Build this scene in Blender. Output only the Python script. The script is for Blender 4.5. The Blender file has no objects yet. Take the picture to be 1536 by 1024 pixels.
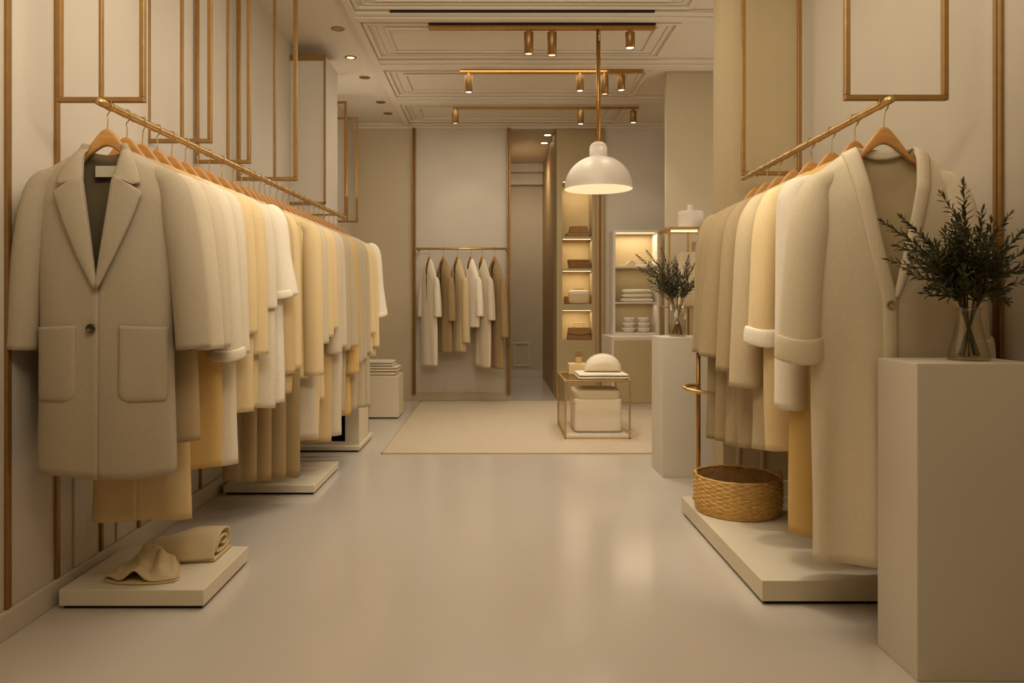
import bpy, bmesh, math, random
from mathutils import Vector, Matrix, noise
R = random.Random(7)
C = bpy.context.scene.collection
PI = math.pi
F, VX, VY, EYE = 1100.0, 745.0, 455.0, 1.05      # focal length in px of a 1536x1024 frame, vanishing point, eye height

def wx(px, d): return (px - VX) * d / F
def wz(py, d): return EYE - (py - VY) * d / F
def lerp(a, b, t): return a + (b - a) * t
def sst(a, b, x):
    t = max(0.0, min(1.0, (x - a) / (b - a))); return t * t * (3 - 2 * t)

# ---------------------------------------------------------------- materials
def lin(c):
    return tuple(((v / 255) / 12.92 if v / 255 <= .04045 else ((v / 255 + .055) / 1.055) ** 2.4) for v in c) + (1.0,)

def base_mat(name, col, rough=.6, metal=0.0):
    m = bpy.data.materials.new(name); m.use_nodes = True
    nt = m.node_tree; b = nt.nodes['Principled BSDF']
    b.inputs['Base Color'].default_value = lin(col)
    b.inputs['Roughness'].default_value = rough
    b.inputs['Metallic'].default_value = metal
    return m, nt, b

def varied(name, col, rough=.6, metal=0., scale=6, amount=.06, bump=0., bscale=200, sheen=0., stretch=(1, 1, 1), bdist=.002):
    m, nt, b = base_mat(name, col, rough, metal)
    tc = nt.nodes.new('ShaderNodeTexCoord'); mp = nt.nodes.new('ShaderNodeMapping')
    mp.inputs['Scale'].default_value = stretch
    nt.links.new(tc.outputs['Object'], mp.inputs['Vector'])
    n = nt.nodes.new('ShaderNodeTexNoise'); n.inputs['Scale'].default_value = scale; n.inputs['Detail'].default_value = 4
    nt.links.new(mp.outputs['Vector'], n.inputs['Vector'])
    mr = nt.nodes.new('ShaderNodeMapRange')
    mr.inputs['From Min'].default_value = .3; mr.inputs['From Max'].default_value = .7
    mr.inputs['To Min'].default_value = 1 - amount; mr.inputs['To Max'].default_value = 1 + amount
    nt.links.new(n.outputs['Fac'], mr.inputs['Value'])
    vm = nt.nodes.new('ShaderNodeVectorMath'); vm.operation = 'SCALE'
    vm.inputs[0].default_value = lin(col)[:3]
    nt.links.new(mr.outputs['Result'], vm.inputs['Scale'])
    nt.links.new(vm.outputs['Vector'], b.inputs['Base Color'])
    if bump:
        n2 = nt.nodes.new('ShaderNodeTexNoise'); n2.inputs['Scale'].default_value = bscale; n2.inputs['Detail'].default_value = 3
        nt.links.new(mp.outputs['Vector'], n2.inputs['Vector'])
        bp = nt.nodes.new('ShaderNodeBump'); bp.inputs['Strength'].default_value = bump; bp.inputs['Distance'].default_value = bdist
        nt.links.new(n2.outputs['Fac'], bp.inputs['Height']); nt.links.new(bp.outputs['Normal'], b.inputs['Normal'])
    if sheen:
        b.inputs['Sheen Weight'].default_value = sheen; b.inputs['Sheen Roughness'].default_value = .4
        b.inputs['Sheen Tint'].default_value = lin(col)
    return m

def fabric(name, col, bump=.35, bs=260): return varied(name, col, .95, 0, 90, .03, bump * .6, bs, .25)

def emit(name, col, strength):
    m = bpy.data.materials.new(name); m.use_nodes = True; nt = m.node_tree
    nt.nodes.remove(nt.nodes['Principled BSDF'])
    e = nt.nodes.new('ShaderNodeEmission'); e.inputs['Color'].default_value = lin(col); e.inputs['Strength'].default_value = strength
    nt.links.new(e.outputs[0], nt.nodes['Material Output'].inputs['Surface']); return m

def thin_glass(name, tint=(245, 242, 232), lo=.05, hi=.55):
    m = bpy.data.materials.new(name); m.use_nodes = True; nt = m.node_tree
    nt.nodes.remove(nt.nodes['Principled BSDF'])
    t = nt.nodes.new('ShaderNodeBsdfTransparent'); t.inputs['Color'].default_value = lin(tint)
    g = nt.nodes.new('ShaderNodeBsdfGlossy'); g.inputs['Roughness'].default_value = .03
    lw = nt.nodes.new('ShaderNodeLayerWeight'); lw.inputs['Blend'].default_value = .25
    mr = nt.nodes.new('ShaderNodeMapRange'); mr.inputs['To Min'].default_value = lo; mr.inputs['To Max'].default_value = hi
    mx = nt.nodes.new('ShaderNodeMixShader')
    nt.links.new(lw.outputs['Facing'], mr.inputs['Value']); nt.links.new(mr.outputs['Result'], mx.inputs['Fac'])
    nt.links.new(t.outputs[0], mx.inputs[1]); nt.links.new(g.outputs[0], mx.inputs[2])
    nt.links.new(mx.outputs[0], nt.nodes['Material Output'].inputs['Surface']); return m

M = {}
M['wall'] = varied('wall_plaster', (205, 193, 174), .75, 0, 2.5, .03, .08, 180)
M['wall_side_shaded'] = varied('wall_plaster_shaded', (184, 171, 149), .75, 0, 2.5, .03, .08, 180)  # copy of the wall plaster, colour darkened to stand for weaker light
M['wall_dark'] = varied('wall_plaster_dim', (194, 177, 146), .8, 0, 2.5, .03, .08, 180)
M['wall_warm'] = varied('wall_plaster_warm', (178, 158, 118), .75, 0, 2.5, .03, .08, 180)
M['ceil'] = varied('ceiling_paint', (218, 205, 184), .8, 0, 2, .02)
M['brown'] = varied('bronze_panel', (172, 140, 92), .5, .2, 5, .06)
M['white'] = varied('white_lacquer', (222, 212, 196), .5, 0, 3, .02)
M['ped'] = varied('pedestal_paint', (214, 203, 184), .6, 0, 2.5, .03, .05, 300)
M['plinth'] = varied('plinth_top', (226, 212, 184), .6, 0, 4, .03, .05, 250)
M['dark'] = varied('shadow_gap', (24, 20, 14), .9)
M['brass'] = varied('brushed_brass', (176, 132, 66), .34, .9, 40, .1, .1, 120, 0, (1, 1, .1))
M['brassb'] = varied('bright_brass', (206, 172, 112), .3, .8, 40, .12, .15, 60)
M['batten'] = varied('gold_batten', (152, 114, 62), .45, .55, 30, .1)
M['spot'] = varied('spot_brass', (150, 112, 62), .4, .7, 30, .1)
M['track'] = varied('track_dark', (40, 28, 14), .5, .4)
M['lens'] = emit('lamp_lens', (255, 236, 196), 9)
M['lens_low'] = emit('lamp_lens_dim', (255, 226, 176), 1.6)
M['glow'] = emit('pendant_glow', (255, 226, 172), 1.1)
M['shade'] = varied('pendant_enamel', (206, 194, 174), .45, 0, 3, .02)
M['strip'] = emit('shelf_light', (255, 226, 172), 1.5)
M['rug'] = varied('rug_pile', (206, 188, 160), .95, 0, 60, .06, .6, 300, .2)
M['rug_edge'] = varied('rug_binding', (196, 158, 96), .8)
M['wood'] = varied('hanger_wood', (188, 134, 68), .45, 0, 14, .12, .1, 60, 0, (1, 1, 6))
M['wire'] = varied('hook_wire', (168, 136, 84), .35, .85)
M['leaf'] = varied('leaf_green', (74, 72, 38), .6, 0, 30, .25)
M['leaf2'] = varied('leaf_greygreen', (84, 82, 54), .65, 0, 30, .25)
M['stem'] = varied('woody_stem', (70, 58, 30), .7, 0, 30, .15)
M['stem2'] = varied('pale_woody_stem', (120, 98, 58), .7, 0, 30, .15)
M['glass'] = thin_glass('clear_glass')
M['pane'] = thin_glass('pane_glass', (244, 238, 224), .04, .35)
M['wicker'] = varied('seagrass', (214, 170, 98), .8, 0, 40, .22, .4, 160, 0, (1, 1, 4))
M['basketdark'] = varied('seagrass_inside', (150, 110, 58), .9, 0, 40, .2)
M['leather'] = varied('tan_leather', (140, 98, 48), .55, 0, 20, .12, .2, 90)
M['leather2'] = varied('brown_weave', (150, 112, 62), .8, 0, 60, .2, .5, 120)
M['label'] = varied('neck_label', (206, 192, 164), .8)
M['button'] = varied('horn_button', (74, 58, 34), .35)
M['button_l'] = varied('pale_button', (170, 146, 104), .4)
M['black'] = varied('black_inside', (18, 15, 10), .8)
M['honey'] = varied('pale_gold_card', (226, 198, 142), .6)
FAB = {
 'greige': fabric('greige_wool', (176, 160, 134), .5), 'lining': fabric('dark_lining', (112, 96, 66), .2),  # lining cloth is darker than the coat wool
 'oat': fabric('oat_wool', (214, 198, 170)), 'cream': fabric('cream_wool', (228, 214, 188)),
 'white': fabric('ivory_wool', (240, 228, 206)), 'tan': fabric('tan_wool', (208, 178, 128)),
 'yellow': fabric('butter_wool', (230, 204, 154)), 'mustard': fabric('honey_wool', (214, 176, 108)),
 'taupe_light': fabric('light_taupe_wool', (178, 152, 112)), 'knit': fabric('ivory_knit', (224, 208, 178)), 'taupe': fabric('taupe_wool', (160, 134, 92)), 'stone': fabric('stone_wool', (192, 174, 142)),
 'boucle': fabric('boucle_wool', (172, 150, 112), .9, 120), 'boucle2': fabric('sand_boucle', (200, 180, 144), .9, 120),
 'sand': fabric('sand_linen', (210, 186, 142)), 'cushion': fabric('cushion_boucle', (232, 218, 192), .8, 160),
}

# ---------------------------------------------------------------- object helpers
class MB:
    def __init__(s): s.v = []; s.f = []
    def box(s, x0, x1, y0, y1, z0, z1):
        n = len(s.v)
        s.v += [(x, y, z) for z in (z0, z1) for y in (y0, y1) for x in (x0, x1)]
        s.f += [tuple(n + i for i in q) for q in ((0, 2, 3, 1), (4, 5, 7, 6), (0, 1, 5, 4), (2, 6, 7, 3), (0, 4, 6, 2), (1, 3, 7, 5))]
        return s
    def tube(s, path, r, n=10, cap=True):
        path = [Vector(p) for p in path]; k = len(path); st = len(s.v); up = None
        for i, p in enumerate(path):
            t = (path[min(i + 1, k - 1)] - path[max(i - 1, 0)]).normalized()
            if up is None:
                up = Vector((0, 0, 1)) if abs(t.z) < .9 else Vector((1, 0, 0))
            a = (up - t * up.dot(t)).normalized(); up = a; b = t.cross(a)
            rr = r[i] if isinstance(r, (list, tuple)) else r
            for j in range(n):
                w = 2 * PI * j / n
                s.v.append(tuple(p + a * (rr * math.cos(w)) + b * (rr * math.sin(w))))
        for i in range(k - 1):
            for j in range(n):
                q = st + i * n; s.f.append((q + j, q + (j + 1) % n, q + n + (j + 1) % n, q + n + j))
        if cap:
            s.f.append(tuple(st + j for j in range(n))[::-1]); s.f.append(tuple(st + (k - 1) * n + j for j in range(n)))
        return s
    def lathe(s, prof, c=(0, 0, 0), n=40, axis='z'):
        st = len(s.v)
        for (r, h) in prof:
            for j in range(n):
                w = 2 * PI * j / n; a, b = max(r, 1e-5) * math.cos(w), max(r, 1e-5) * math.sin(w)
                if axis == 'z': s.v.append((c[0] + a, c[1] + b, c[2] + h))
                elif axis == 'y': s.v.append((c[0] + a, c[1] + h, c[2] + b))
                else: s.v.append((c[0] + h, c[1] + a, c[2] + b))
        for i in range(len(prof) - 1):
            for j in range(n):
                q = st + i * n; s.f.append((q + j, q + (j + 1) % n, q + n + (j + 1) % n, q + n + j))
        return s
    def grid(s, fn, nu, nv, wrap=False):
        st = len(s.v); cols = nu if wrap else nu + 1
        for j in range(nv + 1):
            for i in range(cols): s.v.append(tuple(fn(i / nu, j / nv)))
        for j in range(nv):
            for i in range(nu):
                a = st + j * cols + i; b = st + j * cols + (i + 1) % cols
                s.f.append((a, b, b + cols, a + cols))
        return s
    def prism(s, outline, y0, y1):          # outline in x,z extruded along y
        n = len(s.v); k = len(outline)
        s.v += [(x, y0, z) for x, z in outline] + [(x, y1, z) for x, z in outline]
        s.f.append(tuple(range(n, n + k))); s.f.append(tuple(range(n + k, n + 2 * k))[::-1])
        for i in range(k): s.f.append((n + i, n + k + i, n + k + (i + 1) % k, n + (i + 1) % k))
        return s
    def build(s, name, mat, parent=None, origin=(0, 0, 0), smooth=False, bevel=0, weld=0, solid=0, sub=0, recalc=True):
        o = Vector(origin)
        me = bpy.data.meshes.new(name)
        me.from_pydata([tuple(Vector(p) - o) for p in s.v], [], s.f)
        bm = bmesh.new(); bm.from_mesh(me)
        if weld: bmesh.ops.remove_doubles(bm, verts=bm.verts, dist=weld)
        if recalc: bmesh.ops.recalc_face_normals(bm, faces=bm.faces)
        bm.to_mesh(me); bm.free()
        if smooth:
            for p in me.polygons: p.use_smooth = True
        me.materials.append(mat)
        ob = bpy.data.objects.new(name, me); C.objects.link(ob)
        if parent is not None: ob.parent = parent
        else: ob.location = o
        if bevel:
            md = ob.modifiers.new('bevel', 'BEVEL'); md.width = bevel; md.segments = 2; md.limit_method = 'ANGLE'; md.angle_limit = .6
        if solid:
            md = ob.modifiers.new('solid', 'SOLIDIFY'); md.thickness = solid; md.offset = 0
        if sub:
            md = ob.modifiers.new('sub', 'SUBSURF'); md.levels = sub; md.render_levels = sub
        return ob

def tag(o, label, cat, group=None):
    o['label'] = label; o['category'] = cat
    if group: o['group'] = group
    return o
def thing(name, label, cat, loc=(0, 0, 0), rz=0, group=None):
    o = bpy.data.objects.new(name, None); C.objects.link(o); o.location = loc; o.rotation_euler = (0, 0, rz)
    o.empty_display_size = .05
    return tag(o, label, cat, group)
def struct(name, mb, mat, **k):
    o = mb.build(name, mat, **k); o['kind'] = 'structure'; return o
def spline(pts, n):
    out = []; P = [Vector(p) for p in pts]
    for i in range(len(P) - 1):
        p0 = P[max(i - 1, 0)]; p1 = P[i]; p2 = P[i + 1]; p3 = P[min(i + 2, len(P) - 1)]
        for k in range(n):
            t = k / n
            out.append(.5 * ((2 * p1) + (p2 - p0) * t + (2 * p0 - 5 * p1 + 4 * p2 - p3) * t * t + (3 * p1 - p0 - 3 * p2 + p3) * t ** 3))
    out.append(P[-1]); return out

# ---------------------------------------------------------------- setting
CEIL = 3.0
XL, XR, YB, YR = -1.55, 1.62, 7.966, 3.95     # side walls, back wall, return wall
def floor_mat():
    m, nt, b = base_mat('polished_floor', (188, 174, 156), .22)
    tc = nt.nodes.new('ShaderNodeTexCoord'); n = nt.nodes.new('ShaderNodeTexNoise'); n.inputs['Scale'].default_value = 1.1; n.inputs['Detail'].default_value = 1
    nt.links.new(tc.outputs['Object'], n.inputs['Vector'])
    mr = nt.nodes.new('ShaderNodeMapRange'); mr.inputs['From Min'].default_value = .3; mr.inputs['From Max'].default_value = .7
    mr.inputs['To Min'].default_value = .15; mr.inputs['To Max'].default_value = .2
    nt.links.new(n.outputs['Fac'], mr.inputs['Value']); nt.links.new(mr.outputs['Result'], b.inputs['Roughness'])
    mx = nt.nodes.new('ShaderNodeMix'); mx.data_type = 'RGBA'
    mx.inputs[6].default_value = lin((203, 192, 178)); mx.inputs[7].default_value = lin((210, 200, 186))
    nt.links.new(n.outputs['Fac'], mx.inputs[0]); nt.links.new(mx.outputs[2], b.inputs['Base Color'])
    return m
struct('floor', MB().box(-2.2, 3.0, -1.5, 10.6, -.1, 0), floor_mat())
struct('ceiling', MB().box(-2.2, 3.0, -1.5, 10.6, CEIL, CEIL + .1), M['ceil'])
struct('wall_left', MB().box(XL - .15, XL, -1.5, YB + .15, 0, CEIL), M['wall'])
struct('wall_right', MB().box(XR, XR + .15, -1.5, YR, 0, CEIL), M['wall_side_shaded'])
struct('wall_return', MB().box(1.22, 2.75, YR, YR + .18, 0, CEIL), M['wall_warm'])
struct('wall_aisle', MB().box(2.6, 2.75, YR + .18, YB + .15, 0, CEIL), M['wall'])
struct('wall_pillar', MB().box(1.425, 1.95, 6.16, 6.22, 0, CEIL), M['wall_dark'])
xa, xb, xc = wx(624, YB), wx(766, YB), wx(835, YB)
struct('wall_back_corner', MB().box(XL, xa, YB, YB + .15, 0, CEIL), M['wall_dark'])
struct('wall_back_alcove', MB().box(xa, xb, YB + .02, YB + .15, 0, CEIL), M['wall'])
struct('wall_back', MB().box(1.08, 2.6, YB, YB + .15, 0, CEIL), M['wall'])
struct('wall_passage_side', MB().box(xc, xc + .1, YB + .42, 10.4, 0, CEIL), M['brown'])
struct('wall_passage_left', MB().box(xb - .2, xb - .05, YB + .15, 10.4, 0, CEIL), M['wall_dark'])
struct('wall_passage', MB().box(-.3, 1.2, 10.4, 10.5, 0, CEIL), M['wall_dark'])
# baseboards
struct('baseboard_left', MB().box(XL, XL + .018, -1.5, YB, 0, .085), M['wall'], bevel=.004)
struct('baseboard_right', MB().box(XR - .018, XR, -1.5, YR, 0, .085), M['wall'], bevel=.004)
struct('baseboard_return', MB().box(1.24, XR - .018, YR - .018, YR, 0, .1), M['wall'], bevel=.004)
struct('baseboard_back', MB().box(XL + .018, xb, YB - .016, YB, 0, .07), M['wall_dark'], bevel=.004)
struct('baseboard_passage', MB().box(-.05, xc, 10.38, 10.4, 0, .1), M['wall'], bevel=.004)
# gold battens on the left and right walls
nt_ = 0
def trim(mb, mat, **k):
    global nt_
    nt_ += 1
    return struct('trim_%d' % nt_, mb, mat, **k)
def wall_batten(d, z0, z1, w=.018, side=-1):
    x = XL if side < 0 else XR
    x0, x1 = (x, x + .012) if side < 0 else (x - .012, x)
    trim(MB().box(x0, x1, d - w, d - .003, z0, z1).box(x0, x1 - .004 if side < 0 else x1, d + .003, d + w, z0, z1), M['batten'], bevel=.002)
wall_batten(2.32, .085, CEIL, .014)
wall_batten(2.58, .085, CEIL, .014)
for d in (2.87, 3.17, 3.83, 4.26): wall_batten(d, .085, 1.5, .012)
for d in (2.72, 3.02, 3.45):       # shallow plaster strips low on the panelled wall
    trim(MB().box(XL, XL + .008, d - .04, d + .04, .085, 1.3), M['wall'], bevel=.003)
wall_batten(2.36, .5, CEIL, .02, 1)
for d in (wx(1,1)*0 + 2.75, 3.3): wall_batten(d, .085, .9, .01, 1)
for x in (1.30, 1.43): trim(MB().box(x - .008, x + .008, YR - .012, YR, .1, 1.2), M['wall_warm'], bevel=.002)
# pilaster at the far end of the panelled wall, and its edge trim
PX, PY = wx(488, 5.5), 5.5
struct('wall_pilaster', MB().box(XL, PX, PY, PY + .42, 0, 2.91), M['wall'], bevel=.003)
trim(MB().box(XL, PX + .004, PY - .012, PY, 2.87, 2.912).box(PX - .008, PX + .004, PY - .012, PY, 1.8, 2.87).box(XL, PX + .004, PY - .012, PY, 1.79, 1.81), M['batten'])
# alcove posts on the back wall
for px0, px1 in ((619, 624), (760, 766)):
    x0, x1 = wx(px0, YB), wx(px1, YB); xm = (x0 + x1) / 2
    trim(MB().box(x0, xm - .004, YB - .05, YB, .06, CEIL - .05).box(xm + .002, x1, YB - .035, YB, .06, CEIL - .05), M['batten'], bevel=.003)
trim(MB().box(xa, xb, YB - .02, YB + .02, .07, .085), M['wall_dark'])
trim(MB().box(wx(893, YB), wx(898, YB), YB - .06, YB, 0, CEIL - .06).box(wx(900, YB), wx(906, YB), YB - .045, YB, 0, CEIL - .06), M['brown'], bevel=.004)
# panel moulding on the low passage wall
def frame_xz(mb, x0, x1, z0, z1, y0, y1, w):
    return mb.box(x0, x1, y0, y1, z0, z0 + w).box(x0, x1, y0, y1, z1 - w, z1).box(x0, x0 + w, y0, y1, z0 + w, z1 - w).box(x1 - w, x1, y0, y1, z0 + w, z1 - w)
trim(frame_xz(MB(), .24, .47, .16, .5, 10.385, 10.4, .025), M['wall'], bevel=.004)
# cornices along the back
trim(MB().box(XL, 2.6, YB - .05, YB + .02, CEIL - .025, CEIL).box(XL, 2.6, YB - .025, YB + .02, CEIL - .055, CEIL - .025), M['ceil'], bevel=.006)
trim(MB().box(-.1, xc, 10.2, 10.4, CEIL - .12, CEIL).box(-.1, xc, 10.3, 10.4, CEIL - .28, CEIL - .12), M['ceil'], bevel=.01)
# ceiling: coffers with nested mouldings and beams across
def frame_xy(mb, x0, x1, y0, y1, z0, z1, w):
    return mb.box(x0, x1, y0, y0 + w, z0, z1).box(x0, x1, y1 - w, y1, z0, z1).box(x0, x0 + w, y0 + w, y1 - w, z0, z1).box(x1 - w, x1, y0 + w, y1 - w, z0, z1)
CX0, CX1 = -.93, 1.28
for y0, y1 in ((2.6, 4.82), (5.06, 5.78), (6.1, 6.82), (7.14, 7.82)):
    mb = frame_xy(MB(), CX0, CX1, y0, y1, CEIL - .022, CEIL, .03)
    frame_xy(mb, CX0 + .06, CX1 - .06, y0 + .05, y1 - .05, CEIL - .012, CEIL, .018)
    frame_xy(mb, CX0 + .14, CX1 - .14, y0 + .11, y1 - .11, CEIL - .016, CEIL, .022)
    trim(mb, M['ceil'], bevel=.005)
for y0, y1 in ((4.86, 5.02), (5.83, 6.05), (6.87, 7.09)):
    trim(MB().box(CX0 - .03, XR + 1, y0, y1, CEIL - .03, CEIL).box(CX0 - .03, XR + 1, y0 + .05, y1 - .05, CEIL - .042, CEIL - .03), M['ceil'], bevel=.006)
trim(MB().box(CX0 - .06, CX0 - .005, 2.5, YB - .05, CEIL - .035, CEIL).box(CX0 - .085, CX0 - .06, 2.5, YB - .05, CEIL - .02, CEIL), M['ceil'], bevel=.006)
trim(MB().box(wx(588, 4.95), wx(977, 4.95), 4.842, 4.858, CEIL - .026, CEIL - .001), M['track'])

# ---------------------------------------------------------------- hung brass frames
def hung_frame(label, x0, x1, d, z0, z1, mull=None, w=.02, t=.02):
    r = thing('hanging_frame', label, 'frame', ((x0 + x1) / 2, d, z0), group='slim gold frames')
    o = r.location
    frame_xz(MB(), x0, x1, z0, z1, d - t / 2, d + t / 2, w).build('outline', M['batten'], r, o, bevel=.002)
    if mull: MB().box(mull - w * .35, mull + w * .35, d - t * .4, d + t * .4, z0 + w, z1 - w).build('mullion', M['batten'], r, o, bevel=.002)
    return r
DN = 2.36
ZRL, ZRR = wz(158, DN), wz(155, DN)
def fr(label, p0, p1, d, zb, zt, pm=None, w=.02): hung_frame(label, wx(p0, d), wx(p1, d), d, zb, zt, wx(pm, d) if pm else None, w)
fr('tall gold frame hung over the front end of the long garment rail', 86, 218, 2.37, ZRL + .012, CEIL, 152, .016)
fr('tall gold frame hung second along the long garment rail', 219, 318, 3.27, 1.765, CEIL, 273, .018)
fr('tall gold frame hung third along the long garment rail', 293, 376, 3.75, 1.765, CEIL, 342, .018)
fr('tall gold frame hung fourth along the long garment rail, just before the pilaster', 355, 446, 4.28, 1.765, CEIL, 412, .022)
fr('small gold frame past the pilaster in the panelled wall', 474, 520, 6.3, 1.8, 2.785, None, .02)
fr('gold frame nearest the back wall, past the pilaster', 494, 537, 6.8, 1.8, 2.775, 521, .02)
fr('gold frame hung over the front end of the short garment rail', 1266, 1421, 2.37, ZRR + .012, CEIL, None, .017)
fr('gold frame hung over the far end of the short garment rail', 1112, 1202, 3.75, ZRR + .012, CEIL, None, .02)

# ---------------------------------------------------------------- rails
def rail(label, p0, p1, wrap=0):
    o = Vector(p0); r = thing('garment_rail', label, 'clothes rail', o)
    p1 = Vector(p1); dirv = (p1 - o)
    pts = []; rr = []
    n = 150 if wrap > 10 else 64
    for i in range(n + 1):
        p = o + dirv * (i / n); pts.append(p); rr.append(.013 + (.0014 * noise.noise(Vector((i * .9, 3, p0[0]))) + (.0022 if i % 7 == 3 else 0) if wrap else 0))
    MB().tube(pts, rr, 14).build('bar', M['brassb'], r, o, smooth=True)
    return r
LR0 = (wx(160, DN), DN - .05, ZRL); LR1 = (-1.135, 5.46, ZRL)
RR0 = (wx(1325, DN), DN - .05, ZRR); RR1 = (wx(1120, 3.73), 3.78, ZRR)
rail('long wrapped brass rail over the row of pale garments along the panelled wall', LR0, LR1, 22)
rail('short wrapped brass rail holding the cardigan and boucle coats', RR0, RR1, 9)
def lrx(d): return lerp(LR0[0], LR1[0], (d - LR0[1]) / (LR1[1] - LR0[1]))
def rrx(d): return lerp(RR0[0], RR1[0], (d - RR0[1]) / (RR1[1] - RR0[1]))
# far bracket of the long rail
hb = MB().box(XL, -1.12, 5.425, 5.437, ZRL + .012, ZRL + .026).build('rail_bracket', M['batten'], origin=(XL, 5.43, ZRL), bevel=.002)
tag(hb, 'gold wall bracket carrying the far end of the long rail', 'bracket')

# ---------------------------------------------------------------- hangers
def hz_top(x):
    x = abs(x); return -.076 - .078 * sst(.0, .085, x) - .56 * max(0, x - .06)
def hz_bot(x):
    x = abs(x); return -.132 - .042 * sst(.0, .085, x) - .58 * max(0, x - .06)
def hanger(label, loc, rz=0, steep=1.0, span=.178, ph=0.0):
    r = thing('coat_hanger', label, 'hanger', loc, rz, None)
    n = 24
    def f(u, v):      # u around, v along
        x = lerp(-span, span, v); zt = -.076 + (hz_top(x) + .076) * steep; zb = -.132 + (hz_bot(x) + .132) * steep
        e = 1 - .98 * sst(.86, 1, abs(x) / span)
        th = (.009 + .002 * abs(x) / span) * (1 - .9 * sst(.9, 1, abs(x) / span))
        zm, zh = (zt + zb) / 2, (zt - zb) / 2 * e
        a = 2 * PI * u
        c, s = math.cos(a), math.sin(a)
        return (x, math.copysign(abs(c) ** .5, c) * th + .002 * (x / span) ** 2, zm + math.copysign(abs(s) ** .5, s) * zh)
    MB().grid(f, 16, n * 2, True).build('shoulder_bar', M['wood'], r, smooth=True)
    pts = [(0, 0, -.08), (.002, 0, -.05), (.004 + ph, 0, -.03), (.014 , 0, -.012), (.0155, 0, .002), (.011, 0, .0125), (0, 0, .0155), (-.012, 0, .011), (-.0155, 0, 0), (-.014, 0, -.008)]
    MB().tube(spline(pts, 5), .0019, 6).build('hook', M['wire'], r, smooth=True)
    return r

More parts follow.
